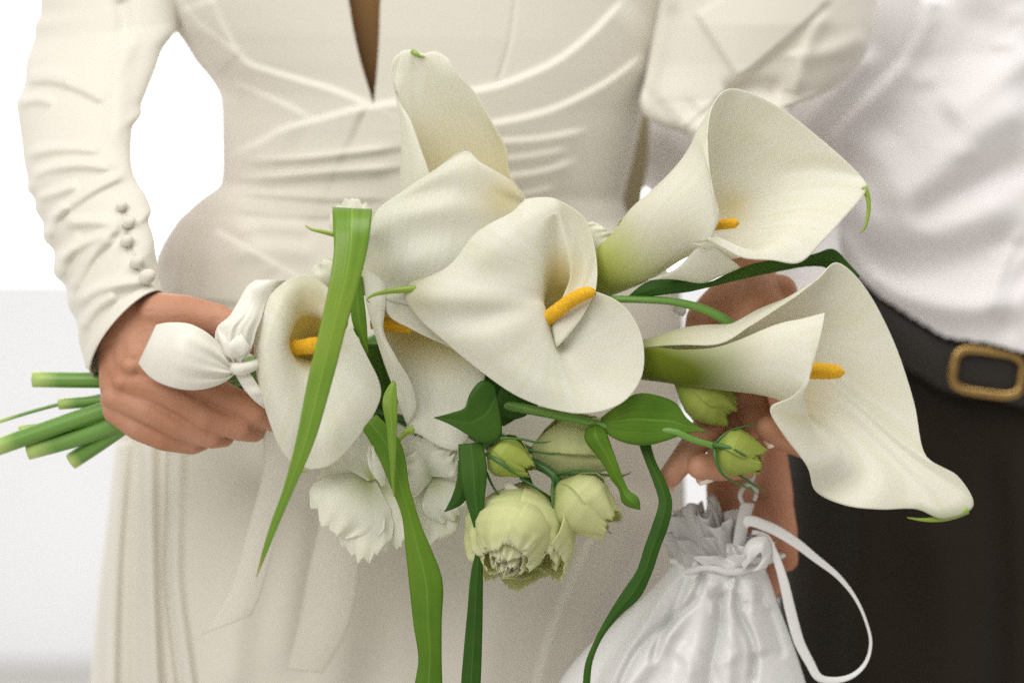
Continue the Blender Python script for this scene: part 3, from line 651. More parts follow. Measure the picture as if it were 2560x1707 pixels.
# F: right, upper
N = 17
F5 = [(1782, 575, -128), (1797, 535, -130), (1776, 445, -118), (1769, 335, -85), (1785, 258, -20), (1835, 222, 30), (1940, 264, 70), (2051, 347, 80), (2148, 436, 60), (2164, 478, 40), (2110, 545, 20), (2060, 600, -5),
      (2000, 656, -40), (1930, 650, -80), (1860, 645, -110), (1805, 618, -120), (1768, 598, -125)]
F4 = [(1775, 596, -120), (1788, 545, -135), (1776, 450, -130), (1762, 375, -100), (1745, 325, -20), (1800, 290, 50), (1880, 310, 90), (1960, 360, 105), (2030, 420, 100), (2050, 470, 85), (2030, 520, 60), (1990, 570, 25),
      (1950, 610, -15), (1900, 628, -60), (1850, 618, -90), (1810, 600, -105), (1780, 588, -118)]
F3 = [(1762, 602, -105), (1772, 560, -125), (1768, 490, -125), (1742, 430, -100), (1706, 400, -30), (1735, 380, 50), (1790, 390, 100), (1840, 420, 125), (1875, 460, 130), (1890, 500, 125), (1890, 540, 105), (1880, 580, 75),
      (1860, 620, 35), (1830, 645, -10), (1800, 640, -50), (1775, 625, -80), (1755, 610, -95)]
f_t = calla('calla lily against the white shirt with a pointed lip and tiny spadix',
      [ring((1468, 712, 170), 34, 44, N, -85, 278), ring((1508, 686, 120), 36, 58, N, -80, 282), ring((1580, 640, 60), 41, 74, N, -70, 292), ring((1650, 580, 18), 48, 92, N, -48, 314), F3, F4, F5],
      [(1770, 566, 0, 12), (1800, 562, -40, 13), (1825, 559, -60, 13), (1840, 558, -66, 11), (1847, 558, -68, 4)],
      [(1470, 710, 172, 38), (1350, 770, 300, 30), (1100, 850, 230, 26), (800, 895, 300, 24), (600, 915, 190, 22), (430, 945, 110, 22), (240, 950, 120, 20), (82, 948, 140, 20)],
      tip=[(2160, 468, 45, 9), (2169, 490, 45, 7), (2172, 520, 45, 5.5), (2168, 550, 45, 4.5), (2158, 575, 45, 3), (2150, 583, 45, 1)],
      green=(.05, .40), vt=[0, .09, .2, .32, .55, .8, 1], yellow=lambda u, v, G: .10 * (1 - smooth01(v, .1, .55)) + .45 * near(1830, 520, 45)(u, v, G) * (G[..., 2] > 20), roll=2, ribs=lambda u, v: (6 * np.exp(-((u - .5) / .022)**2) - 5 * np.exp(-((u - .60) / .05)**2)) * smooth01(v, .55, .75),
      gfun=lambda u, v: .45 * (1 - smooth01(v, .04, .16)) + 0*u, lime=lambda u, v: (1 - smooth01(v, .08, .34)) * (.85 + .15 * np.cos((u - .3) * 6.283)))
strip('overlap', [(1620, 700, 0), (1690, 672, -40), (1740, 622, -70), (1768, 600, -95)], [(1690, 690, 20), (1757, 706, 0), (1800, 690, -15), (1850, 668, -40)], M['calla'], f_t, bulge=14, thick=.001, plain_tint=True)

# D: left, behind the blade
N = 17
D5 = [(872, 803, -20), (845, 750, 10), (810, 710, 25), (760, 688, 25), (705, 710, 10), (660, 763, -5), (637, 845, -15), (640, 920, -25), (661, 1013, -35), (703, 1124, -35), (755, 1169, -25), (830, 1160, -20), (902, 1085, -5),
      (945, 1013, 5), (950, 960, 5), (915, 885, -10), (874, 806, -22)]
D4 = [(858, 810, -15), (835, 775, 15), (805, 748, 30), (765, 735, 30), (728, 745, 5), (697, 785, -35), (676, 842, -55), (675, 890, -62), (690, 955, -65), (730, 1030, -55), (770, 1060, -40), (820, 1050, -25), (868, 1000, -10),
      (895, 955, 0), (900, 920, 0), (885, 870, -8), (862, 825, -15)]
D3 = [(840, 830, 10), (815, 800, 40), (790, 785, 60), (765, 780, 60), (742, 784, 35), (728, 805, 5), (718, 840, -15), (715, 862, -20), (721, 888, -18), (740, 915, 0), (765, 925, 20), (800, 925, 30), (825, 910, 30), (842, 890, 25),
      (850, 870, 20), (850, 855, 12), (845, 840, 8)]
calla('calla lily hanging next to the gripping hand, its throat crossed by a long green blade',
      [oval((738, 882, 232), 2, 2, N, 0, 360), oval((740, 880, 210), 30, 30, N, 0, 360), oval((770, 855, 120), 46, 50, N, 0, 360), D3, D4, D5],
      [(690, 880, 90, 17), (715, 873, 55, 19), (760, 867, 30, 20), (800, 862, 10, 18), (818, 862, 5, 8)],
      [(734, 886, 246, 24), (660, 910, 200, 24), (520, 950, 100, 22), (380, 1010, 90, 22), (300, 1070, 110, 22), (178, 1152, 150, 22)],
      tip=[(740, 1166, -25, 9), (752, 1176, -25, 6), (768, 1178, -25, 2)],
      green=(-.6, -.4), vt=[0, .06, .2, .42, .68, 1], yellow=lambda u, v, G: .6 * (1 - smooth01(v, .25, .5)) + .3 * near(770, 760, 60)(u, v, G), roll=3,
      ribs=lambda u, v: -7 * np.cos((u - .68) * 50) * np.exp(-((u - .68) / .12)**2) * smooth01(v, .5, .85))

# E: middle, low
calla('narrow calla lily hanging tip-down under the large central lily',
      [[(975, 640, 18), (945, 640, 13), (912, 640, 33), (910, 640, 68), (960, 640, 98), (1040, 640, 88), (1080, 640, 48), (1030, 640, 23), (980, 640, 18)],
       [(962, 772, -20), (945, 762, -22), (917, 752, 8), (930, 750, 68), (990, 750, 103), (1070, 750, 88), (1110, 765, 38), (1040, 768, -2), (964, 773, -16)],
       [(959, 830, -22), (948, 830, -27), (937, 830, 13), (950, 830, 78), (1010, 830, 108), (1100, 830, 88), (1150, 830, 43), (1100, 828, 14), (1035, 826, -10)],
       [(990, 893, -17), (975, 895, -22), (959, 900, 18), (985, 905, 78), (1060, 910, 88), (1140, 910, 68), (1196, 900, 38), (1180, 890, 24), (1150, 882, 12)],
       [(1027, 955, 8), (1005, 958, 3), (981, 960, 28), (1015, 970, 58), (1080, 975, 63), (1150, 970, 50), (1204, 956, 32), (1206, 953, 28), (1207, 950, 24)],
       [(1040, 1015, 28), (1020, 1018, 23), (1003, 1020, 28), (1040, 1025, 48), (1090, 1030, 53), (1140, 1020, 40), (1162, 1008, 28), (1166, 1004, 25), (1168, 1000, 23)],
       [(1018, 1066, 33), (1019, 1069, 33), (1024, 1072, 33), (1050, 1080, 38), (1095, 1102, 38), (1143, 1108, 30), (1166, 1086, 26), (1170, 1082, 24), (1172, 1078, 23)],
       [(1017, 1072, 37), (1019, 1074, 37), (1026, 1076, 38), (1052, 1085, 46), (1096, 1113, 46), (1140, 1124, 38), (1160, 1106, 32), (1163, 1102, 31), (1165, 1098, 30)]],
      [(930, 806, 60, 17), (960, 808, 52, 19), (1000, 811, 46, 20), (1030, 814, 42, 17), (1045, 815, 40, 6)],
      [(905, 640, 130, 30), (860, 760, 250, 26), (760, 870, 300, 24), (620, 930, 200, 22), (420, 1000, 80, 20), (280, 1045, 100, 17), (50, 1078, 150, 16)],
      tip=[(1034, 1074, 8, 12), (1018, 1078, 8, 9), (1006, 1090, 8, 6), (992, 1106, 6, 5), (982, 1116, 4, 3)],
      green=(-.2, .02), nu=90, nv=80, yellow=lambda u, v, G: 1.0 * np.exp(-((v - .25) / .16)**2) * smooth01(u, .3, .5) * (1 - smooth01(u, .72, .82)) * .8)

# B: behind the big one, its outside turned to the lens
calla('greenish white calla lily tucked behind the central one with a curled lip',
      [[(908, 738, 26), (960, 748, -2), (1050, 770, -4), (1150, 800, 30), (1200, 790, 80), (1100, 740, 140), (960, 730, 120)],
       [(899, 694, 30), (970, 700, -15), (1080, 700, -25), (1200, 690, 20), (1240, 660, 90), (1100, 660, 170), (950, 670, 130)],
       [(912, 640, 30), (1000, 625, -20), (1110, 612, -35), (1260, 610, 20), (1290, 590, 100), (1120, 600, 180), (960, 610, 140)],
       [(925, 565, 32), (1010, 545, -15), (1120, 530, -35), (1290, 540, 15), (1310, 530, 90), (1150, 520, 160), (980, 530, 130)],
       [(948, 521, 40), (1030, 492, -5), (1130, 470, -30), (1220, 470, -15), (1308, 500, 40), (1180, 480, 120), (1010, 500, 110)],
       [(1003, 482, 45), (1067, 442, 10), (1140, 408, -20), (1205, 420, -18), (1290, 470, 30), (1200, 450, 80), (1060, 465, 80)],
       [(1030, 462, 50), (1085, 428, 20), (1160, 378, -8), (1205, 410, -12), (1280, 455, 30), (1200, 435, 60), (1080, 448, 70)]],
      None, [(1080, 750, 140, 34), (980, 850, 280, 30), (800, 905, 290, 26), (600, 935, 190, 22), (400, 985, 120, 18), (270, 1000, 120, 15), (148, 1010, 150, 14)],
      green=(-.3, .0), nu=110, nv=70, yellow=lambda u, v, G: .45 * near(1260, 500, 55)(u, v, G) + .22 * near(910, 690, 60)(u, v, G), roll=4,
      ribs=lambda u, v: -9 * np.cos(v * 24) * np.exp(-((u - .22) / .16)**2))

# A: tall one
calla('tall upright calla lily against the dress with a small green notch on top',
      [[(1110, 600, 70), (1050, 600, 70), (1005, 590, 120), (1060, 600, 180), (1150, 600, 210), (1240, 600, 180), (1320, 590, 120)],
       [(1095, 520, 60), (1040, 520, 70), (1000, 510, 120), (1060, 515, 180), (1150, 520, 210), (1250, 520, 180), (1322, 515, 110)],
       [(1073, 432, 65), (1035, 440, 75), (1002, 440, 120), (1060, 440, 175), (1150, 440, 200), (1230, 440, 170), (1276, 440, 120)],
       [(1052, 372, 75), (1025, 370, 84), (1005, 372, 120), (1060, 370, 170), (1140, 370, 190), (1220, 370, 160), (1264, 369, 115)],
       [(1027, 303, 90), (1012, 300, 96), (1003, 295, 120), (1050, 300, 160), (1120, 300, 175), (1190, 300, 155), (1228, 303, 115)],
       [(1001, 258, 108), (996, 250, 112), (992, 235, 120), (1040, 240, 150), (1090, 240, 160), (1150, 240, 145), (1192, 238, 120)],
       [(978, 188, 120), (984, 185, 125), (1000, 183, 132), (1040, 182, 145), (1080, 182, 145), (1110, 184, 135), (1143, 184, 120)],
       [(983, 150, 130), (996, 138, 135), (1014, 129, 140), (1040, 132, 140), (1060, 138, 140), (1092, 133, 140), (1122, 150, 130)],
       [(990, 155, 152), (1002, 144, 156), (1018, 136, 160), (1040, 140, 160), (1060, 145, 160), (1088, 141, 160), (1114, 156, 152)]],
      None, [(1150, 600, 180, 60), (1080, 760, 190, 36), (900, 880, 310, 26), (650, 930, 220, 22), (430, 985, 95, 16), (260, 990, 130, 7), (-10, 1056, 150, 5)],
      tip=[(1030, 128, 134, 6), (1040, 135, 130, 6), (1050, 141, 130, 4), (1062, 143, 132, 2)],
      green=(-.3, 0), nu=90, nv=90, yellow=lambda u, v, G: .30 * np.exp(-((v - .25)/.25)**2) * smooth01(u, .3, .5))

# ------------------------------------------------------------------ lisianthus
def wrap_bloom(t, base, axis, length, r0, prof, mat, layers=2, petals=5, seed=0, ruffle=.12, span=150, twist=25, gbase=.8, core=0, serr=.05, dome=-.07):
    """petals wrapped round an axis; prof = radius along the petal (fraction of r0)"""
    rs = np.random.RandomState(seed); base = np.asarray(base, float); ax = np.asarray(axis, float); ax /= np.linalg.norm(ax)
    ref = np.array([0, 0, -1.]) if abs(ax[2]) < .9 else np.array([0, -1., 0])
    e1 = ref - ax * (ref @ ax); e1 /= np.linalg.norm(e1); e2 = np.cross(ax, e1)
    nu, nv = 44, 26; s = np.linspace(0, 1, nv)[:, None]; c = np.linspace(-1, 1, nu)[None]
    for ly in range(layers):
        sc = 1 - ly * (.30 if layers > 2 else .26); ln = length * (1 + dome * ly)
        for k in range(petals):
            a0 = 360 / petals * k + rs.uniform(-18, 18) + ly * 33
            ang = np.radians(a0 + c * span / 2 + twist * s)
            pr = np.interp(s, np.linspace(0, 1, len(prof)), prof) * r0 * sc
            R = pr * (1 + .10 * c + .05 * rs.uniform(-1, 1))
            w = smooth01(s, .35, 1.0)
            ph = rs.uniform(0, 6)
            R = R + r0 * ruffle * w * (np.sin(c * 4.3 + ph) * .45 + .6 * wob(c * 13 + 0*s, s * 3 + ph, seed * 31 + k + ly * 7)) + r0 * ruffle * .5 * smooth01(s, .7, 1) * wob(c * 26 + 0*s, s * 6 + ph, seed * 17 + k, 7)
            Lh = ln * s * (1 - .20 * abs(c)**3 * s) + ln * serr * smooth01(s, .85, 1) * (wob(c * 45 + 0*s, 0*s + ph, seed + k, 4) + .6 * wob(c * 75 + 0*s, 0*s + ph, seed + k + 3, 5))
            Lh = Lh + ln * .06 * w * np.sin(c * 5 + ph * 2)
            G = base + ax * Lh[..., None] + R[..., None] * (np.cos(ang)[..., None] * e1 + np.sin(ang)[..., None] * e2)
            tint = np.zeros((nv, nu, 3)); tint[..., 0] = gbase * (1 - smooth01(s + 0*c, .0, .45)); tint[..., 1] = .5 * smooth01(s + 0*c, .8, 1) * core + .25 * ly
            grid_mesh('petal', G, mat, t, thick=.0004, tint=tint)

def petal(t, base, tip, width, mat, bow=20, seed=0, ruffle=10, side=0, gbase=.8, serr=9, wp=None):
    """one open petal from base to tip"""
    rs = np.random.RandomState(seed); b = np.asarray(base, float); e = np.asarray(tip, float); ax = e - b; ln = np.linalg.norm(ax); ax /= ln
    pr = np.array([-ax[1], ax[0], 0]); pr /= np.linalg.norm(pr); nm = np.array([0, 0, -1.])
    nu, nv = 60, 34; s = np.linspace(0, 1, nv)[:, None]; c = np.linspace(-1, 1, nu)[None]
    wp = wp or [.15, .5, .85, 1, .98, .72]
    W = width * np.interp(s, np.linspace(0, 1, len(wp)), wp); w = smooth01(s, .3, 1)
    wv = smooth01(np.maximum(s, abs(c) * smooth01(s, .1, .6)), .55, 1)
    q = wob(c * 9 + 0*s, s * 5, seed, 6); q2 = wob(c * 19 + 0*s, s * 11, seed + 5, 8)
    along = ln * s * (1 - .16 * c**2 * s) + serr * smooth01(s, .8, 1) * (wob(c * 15, 0*s, seed + 9, 5) * 1.6 + .5 * wob(c * 42, 0*s, seed + 2, 4))
    across = W * c * (1 + .03 * q2 * w) + side * s**2
    dep = bow * np.sin(np.pi * np.clip(s, 0, 1) * .9) * (1 - .5 * c**2) + ruffle * wv * (q * 1.9 + q2 * .25) 
    G = b + ax * along[..., None] + pr * across[..., None] + nm * dep[..., None]
    tint = np.zeros((nv, nu, 3)); tint[..., 0] = gbase * np.exp(-((s / .32)**2 + (c * 1.3)**2)); tint[..., 1] = .25 * smooth01(q * w, .1, .8)
    return grid_mesh('petal', G, mat, t, thick=.0004, tint=tint)

LG = 'lisianthus of the bouquet'
def stem_to_fist(t, p, r=9, mat=None, mid=None):
    pts = [(*p, r), *(mid or []), (700, 960, 270, r), (560, 965, 180, r), (*FIST[:2], 130, r)]
    return tube('stem', pts, mat or M['stem_dark'], t, n=50, k=10)

w1 = thing('lisianthus', 'open white ruffled lisianthus with a green throat below the lilies', 'flower', (0, 0, 0), LG)
petal(w1, (926, 1185, 70), (830, 1330, 30), 105, M['white'], 26, 3, 9)
petal(w1, (924, 1190, 62), (905, 1400, 40), 72, M['white'], 22, 5, 9)
petal(w1, (950, 1190, 90), (800, 1190, 70), 70, M['white'], 18, 8, 8)
petal(w1, (930, 1200, 50), (895, 1082, 10), 62, M['white'], -14, 11, 8, gbase=.9)
petal(w1, (950, 1200, 66), (985, 1370, 60), 70, M['white'], 18, 14, 10)
petal(w1, (958, 1215, 30), (930, 1120, -5), 20, M['white'], 4, 21, 4, gbase=.2)
stem_to_fist(w1, (948, 1180, 100), mid=[(940, 1080, 170, 9), (850, 1010, 200, 9)])
w2 = thing('lisianthus', 'white lisianthus partly hidden by the long drooping blades', 'flower', (0, 0, 0), LG)
petal(w2, (1085, 1180, 120), (1040, 1360, 110), 92, M['white'], 22, 31, 11)
petal(w2, (1080, 1190, 100), (1075, 1085, 60), 66, M['white'], 12, 33, 9, gbase=.3)
petal(w2, (1080, 1190, 105), (1135, 1300, 90), 60, M['white'], 16, 36, 10)
petal(w2, (1080, 1190, 95), (1010, 1180, 60), 60, M['white'], 16, 38, 9, gbase=.3)
petal(w2, (1075, 1185, 92), (1130, 1130, 60), 48, M['white'], 16, 40, 8, gbase=.3)
stem_to_fist(w2, (1085, 1170, 130), mid=[(1040, 1080, 190, 9), (900, 1010, 215, 9)])
l1 = thing('lisianthus', 'full lime green lisianthus with a ruffled heart hanging lowest', 'flower', (0, 0, 0), LG)
wrap_bloom(l1, (1312, 1212, 90), (-.10, .90, -.38), 225, 122, [.14, .62, .94, 1.06, 1.04, .90], M['lime'], layers=1, petals=6, seed=4, ruffle=.09, span=110, twist=10, gbase=.3, core=1, serr=.03)
wrap_bloom(l1, (1300, 1268, 10), (-.18, .80, -.56), 172, 90, [.3, .8, 1.0, 1.02, .92, .66], M['lime'], layers=4, petals=4, seed=7, ruffle=.12, span=150, twist=26, gbase=0, core=1, serr=.04, dome=.05)
petal(l1, (1265, 1205, 20), (1352, 1345, -28), 38, M['white'], 12, 52, 5, gbase=0)
tube('stem', [(1322, 1215, 70, 12), (1300, 1160, 90, 11), (1262, 1110, 110, 11), (1200, 1040, 160, 10), (1000, 990, 210, 10), (700, 960, 270, 9), (450, 965, 130, 9)], M['stem_dark'], l1)
l2 = thing('lisianthus', 'half-open green lisianthus bud beside the drooping curled leaf', 'flower', (0, 0, 0), LG)
wrap_bloom(l2, (1392, 1212, 30), (.72, .52, -.1), 168, 78, [.15, .75, 1.0, .98, .78, .52], M['lime'], layers=2, petals=4, seed=9, ruffle=.10, span=150, twist=30, gbase=.5, serr=.04)
tube('stem', [(1396, 1214, 30, 14), (1384, 1186, 34, 11), (1350, 1165, 50, 13), (1300, 1142, 70, 12), (1240, 1100, 110, 11), (1100, 1030, 190, 10), (700, 960, 270, 9), (450, 965, 130, 9)], M['stem_dark'], l2)
for q in ([(1384, 1186, 30, 4), (1420, 1178, 8, 4), (1455, 1174, -4, 3.5), (1490, 1178, -8, 2.5), (1513, 1175, -8, 1)], [(1386, 1190, 30, 5), (1380, 1230, -6, 4), (1381, 1265, -18, 2.5), (1379, 1280, -18, 1)],
          [(1400, 1215, 20, 3), (1450, 1290, -10, 2.5), (1500, 1310, 20, 2.5), (1528, 1334, 30, 1)], [(1384, 1186, 40, 3), (1500, 1185, 60, 3), (1560, 1188, 60, 2.5), (1578, 1180, 60, 1)]):
    tube('sepal', q, M['stem_dark'], l2, n=16, k=6)
l3 = thing('lisianthus', 'pale green lisianthus in the shade behind the half-open bud', 'flower', (0, 0, 0), LG)
wrap_bloom(l3, (1330, 1130, 120), (1, -.05, .1), 175, 80, [.15, .6, .9, 1.0, 1.0, .9], M['lime'], layers=2, petals=5, seed=15, ruffle=.12, span=130, twist=10, gbase=.2, serr=.04)
stem_to_fist(l3, (1336, 1130, 120), mid=[(1250, 1090, 170, 9), (1000, 1000, 225, 9)])
l4 = thing('lisianthus', 'small tight lime bud with thread-like sepals under the pointed leaf', 'flower', (0, 0, 0), LG)
wrap_bloom(l4, (1225, 1120, 20), (.86, .42, -.2), 116, 52, [.3, .9, 1.0, .9, .7, .42], M['bud'], layers=2, petals=4, seed=22, ruffle=.10, span=150, twist=35, gbase=.2, serr=.05)
tube('stem', [(1230, 1122, 22, 12), (1212, 1112, 40, 9), (1180, 1090, 90, 9), (1000, 1000, 190, 9), (700, 960, 270, 9), (450, 965, 130, 9)], M['stem_dark'], l4)
for q in ([(1218, 1112, 5, 6), (1250, 1096, -30, 4), (1300, 1097, -34, 3), (1350, 1106, -24, 2.5), (1378, 1103, -20, 1)], [(1216, 1135, -10, 6), (1250, 1155, -42, 6), (1285, 1182, -40, 3), (1310, 1195, -30, 1)],
          [(1216, 1180, 10, 4), (1235, 1220, 0, 3.5), (1262, 1255, -10, 3), (1282, 1285, -22, 2.5), (1285, 1302, -22, 1)], [(1305, 1120, 10, 3), (1350, 1130, 10, 3), (1390, 1134, 10, 2), (1400, 1130, 10, 1)],
          [(1400, 1318, -20, 3), (1402, 1355, -30, 3), (1395, 1390, -36, 2), (1386, 1400, -38, 1)], [(1300, 1195, 0, 4), (1330, 1212, -8, 3), (1362, 1232, -8, 1)]):
    tube('sepal', q, M['stem_dark'], l4, n=18, k=6)
# bud on the leafy stem at the right
l5 = thing('lisianthus', 'green bud on a leafy stem lying in front of the woman\'s fingers', 'flower', (0, 0, 0), LG)
wrap_bloom(l5, (1790, 1116, -10), (.95, .30, -.05), 118, 56, [.3, .88, 1.0, .92, .76, .55], M['bud'], layers=2, petals=4, seed=37, ruffle=.07, span=150, twist=20, gbase=.35, serr=.05)
tube('stem', [(1796, 1118, -8, 12), (1778, 1112, -10, 9), (1730, 1098, -8, 9), (1690, 1080, -6, 9), (1640, 1075, 6, 9), (1533, 1074, 0, 10), (1480, 1057, 0, 11), (1377, 1034, 20, 12), (1275, 1015, 60, 13), (1100, 990, 150, 11), (700, 960, 270, 9), (450, 965, 130, 9)], M['stem'], l5, n=80)
tube('twig', [(1490, 1058, -4, 9), (1515, 1066, -10, 10), (1540, 1077, -14, 9)], M['stem'], l5, n=10, k=10)
for q in ([(1784, 1112, -50, 7), (1820, 1118, -68, 6), (1850, 1132, -70, 4), (1868, 1142, -66, 1.5)], [(1786, 1112, -40, 6), (1790, 1150, -60, 5), (1806, 1185, -50, 3.5), (1840, 1206, -30, 3), (1880, 1226, -20, 2), (1896, 1236, -16, 1)],
          [(1836, 1180, -20, 3), (1870, 1202, -10, 4), (1905, 1224, -4, 2), (1915, 1228, -4, 1)], [(1790, 1108, -30, 6), (1820, 1080, -30, 4), (1860, 1066, -20, 3), (1895, 1058, -10, 1)]):
    tube('sepal', q, M['stem_dark'], l5, n=18, k=6)
strip('leaf', [(1503, 1044, -6), (1533, 1021, -22), (1592, 984, -16), (1650, 990, 0), (1690, 1008, 5), (1718, 1046, 0), (1766, 1077, -6)], [(1503, 1060, -6), (1520, 1085, -20), (1560, 1106, -22), (1615, 1113, -14), (1670, 1100, -8), (1720, 1082, -6), (1766, 1078, -6)],
      M['leaf'], l5, crease=-12, bulge=10, ripple=3, seed=3)
strip('leaf', [(1466, 1068, -8), (1462, 1095, -16), (1490, 1135, -20), (1508, 1160, -18), (1530, 1200, -16), (1548, 1225, -18), (1556, 1255, -20), (1598, 1273, -22)], [(1510, 1060, -8), (1518, 1085, -26), (1530, 1120, -28), (1545, 1160, -28), (1560, 1200, -26), (1572, 1225, -26), (1596, 1245, -26), (1600, 1272, -22)],
      M['leaf'], l5, crease=12, bulge=4, ripple=3, seed=6)
strip('leaf', [(1243, 990, 60), (1262, 960, 60), (1300, 962, 70), (1345, 1012, 70)], [(1243, 1010, 60), (1258, 1048, 60), (1300, 1045, 64), (1344, 1016, 70)], M['leaf_dark'], l5, crease=8)
strip('leaf', [(1085, 1043, -45), (1133, 1030, -46), (1160, 1020, -46), (1176, 981, -44), (1206, 951, -40), (1236, 962, -30)], [(1086, 1045, -45), (1133, 1065, -46), (1171, 1088, -44), (1209, 1108, -38), (1243, 1102, -34), (1246, 1020, -30)], M['leaf_dark'], l4, crease=-12, bulge=8, ripple=2, seed=9)
# petals glimpsed at the back of the bouquet
for lab, b, e, w, sd in (('scrap of ruffled cream petal poking out right of the central lily', (1440, 620, 150), (1522, 586, 140), 46, 61), ('ruffled white petal behind the top of the nearest blade', (880, 640, 150), (885, 498, 120), 60, 63),
                     ('ruffled white petal edge above the throat crossed by the blade', (850, 720, 150), (800, 655, 130), 46, 65)):
    tt = thing('lisianthus', lab, 'flower', (0, 0, 0), LG)
    petal(tt, b, e, w, M['white'], 14, sd, 6, gbase=.2, serr=5); petal(tt, b, (e[0] + 20, e[1] + 24, e[2] + 20), w, M['white'], 14, sd + 1, 6, gbase=.2, serr=5)
    stem_to_fist(tt, (b[0], b[1], b[2] + 8), mid=[(min(b[0], 1000), 850, 240, 9)])
b6 = thing('lisianthus', 'green bud peeping over the yellow-green neck of the upper right lily', 'flower', (0, 0, 0), LG)
wrap_bloom(b6, (1560, 600, 110), (.62, -.75, 0), 84, 34, [.4, .9, 1, .9, .6, .3], M['lime'], layers=1, petals=4, seed=71, ruffle=.06, gbase=.7)
strip('leaf', [(1530, 610, 90), (1560, 580, 90), (1574, 552, 92)], [(1560, 625, 90), (1582, 590, 90), (1576, 550, 92)], M['leaf'], b6, n=20, crease=4)
stem_to_fist(b6, (1560, 602, 110), mid=[(1450, 700, 190, 9), (1100, 850, 250, 9)])
b7 = thing('lisianthus', 'wilted olive petals under the green neck of the lower right lily', 'flower', (0, 0, 0), LG)
wrap_bloom(b7, (1690, 950, 60), (.86, .5, .1), 160, 58, [.15, .6, .9, 1, .9, .6], M['bud'], layers=1, petals=4, seed=81, ruffle=.1, gbase=.5)
for q in ([(1700, 960, 60, 4), (1722, 1000, 60, 3.5), (1742, 1030, 60, 2)], [(1735, 1050, 70, 8), (1750, 1025, 72, 7), (1765, 1010, 74, 3)], [(1868, 1104, 60, 5), (1885, 1101, 60, 4), (1900, 1098, 60, 2)]):
    tube('sepal', q, M['stem_dark'], b7, n=12, k=6)
stem_to_fist(b7, (1692, 952, 62), mid=[(1500, 930, 170, 9), (1100, 930, 250, 9)])

# ------------------------------------------------------------------ long leaves
BG = 'long strap leaves of the bouquet'
def lone(name, label, L, R, mat, **k):
    o = strip(name, L, R, mat, **k); o['label'] = label; o['category'] = 'leaf'; o['group'] = BG; return o
lone('strap_leaf', 'bright green blade bent over the bouquet and hanging in front of everything', [(838, 640, 60), (833, 560, -10), (831, 526, -80), (831, 520, -140), (832, 536, -190), (834, 570, -218), (835, 620, -236), (828, 680, -248), (803, 803, -255), (768, 956, -262), (738, 1109, -268), (707, 1224, -270), (676, 1310, -268), (650, 1400, -262), (641, 1440, -258)],
     [(915, 640, 60), (926, 560, -10), (930, 530, -80), (930, 525, -140), (929, 540, -188), (926, 574, -214), (917, 630, -230), (903, 690, -240), (870, 803, -248), (830, 956, -256), (784, 1109, -262), (734, 1224, -266), (697, 1310, -266), (660, 1400, -262), (643, 1440, -258)], M['leaf_light'], n=110, crease=6)
lone('strap_leaf', 'dark leaf standing beside the bent bright blade', [(872, 700, 20), (878, 745, 10), (880, 800, 5), (900, 850, 5), (920, 886, 10)], [(905, 690, 20), (910, 745, 6), (916, 800, 0), (919, 850, 4), (921, 888, 10)], M['leaf'], crease=8)
lone('strap_leaf', 'broad drooping blade with a pale midrib, widest near its lower end', [(906, 1072, 0), (940, 1130, -10), (976, 1214, -22), (1004, 1287, -28), (1014, 1371, -34), (1026, 1486, -40), (1034, 1560, -42), (1046, 1650, -42), (1036, 1720, -42), (1036, 1800, -40)],
     [(940, 1035, 0), (998, 1100, -10), (1026, 1225, -22), (1052, 1310, -28), (1078, 1371, -34), (1104, 1440, -40), (1104, 1560, -42), (1104, 1650, -42), (1106, 1720, -42), (1106, 1800, -40)], M['leaf'], n=80, crease=12)
lone('strap_leaf', 'slim pale blade folding down onto the broad midribbed one', [(982, 950, -38), (957, 996, -62), (966, 1065, -66), (974, 1150, -62), (978, 1200, -56), (984, 1240, -50)], [(990, 958, -38), (993, 1026, -60), (991, 1103, -60), (988, 1164, -60), (986, 1200, -56), (986, 1241, -50)], M['leaf_light'], crease=5)
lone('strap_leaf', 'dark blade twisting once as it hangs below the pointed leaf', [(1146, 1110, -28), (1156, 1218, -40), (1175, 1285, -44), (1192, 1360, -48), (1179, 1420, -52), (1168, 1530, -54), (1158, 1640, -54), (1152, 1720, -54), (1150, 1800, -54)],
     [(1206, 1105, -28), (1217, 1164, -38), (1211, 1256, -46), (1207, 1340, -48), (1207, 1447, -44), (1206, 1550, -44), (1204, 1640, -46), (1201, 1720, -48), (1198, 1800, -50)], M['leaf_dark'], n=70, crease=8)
lone('strap_leaf', 'small triangular dark leaf tip behind the twisting blade', [(1145, 1150, -18), (1142, 1200, -14), (1128, 1245, -10), (1110, 1279, -8)], [(1170, 1160, -18), (1166, 1200, -14), (1164, 1249, -10), (1112, 1279, -8)], M['leaf_dark'], n=24, crease=4)
lone('strap_leaf', 'wavy dark blade trailing down across the white satin pouch', [(1590, 1090, 40), (1612, 1150, 30), (1634, 1207, 20), (1647, 1253, 12), (1634, 1303, 8), (1612, 1364, 8), (1592, 1425, 10), (1556, 1479, 14), (1511, 1552, 18), (1486, 1601, 20), (1464, 1655, 20), (1456, 1720, 20), (1450, 1800, 20)],
     [(1622, 1090, 40), (1638, 1150, 30), (1666, 1207, 20), (1680, 1253, 12), (1672, 1310, 8), (1652, 1364, 8), (1628, 1435, 10), (1602, 1489, 14), (1548, 1540, 18), (1508, 1590, 20), (1482, 1650, 20), (1474, 1720, 20), (1466, 1800, 20)], M['leaf_dark'], n=80, crease=8)
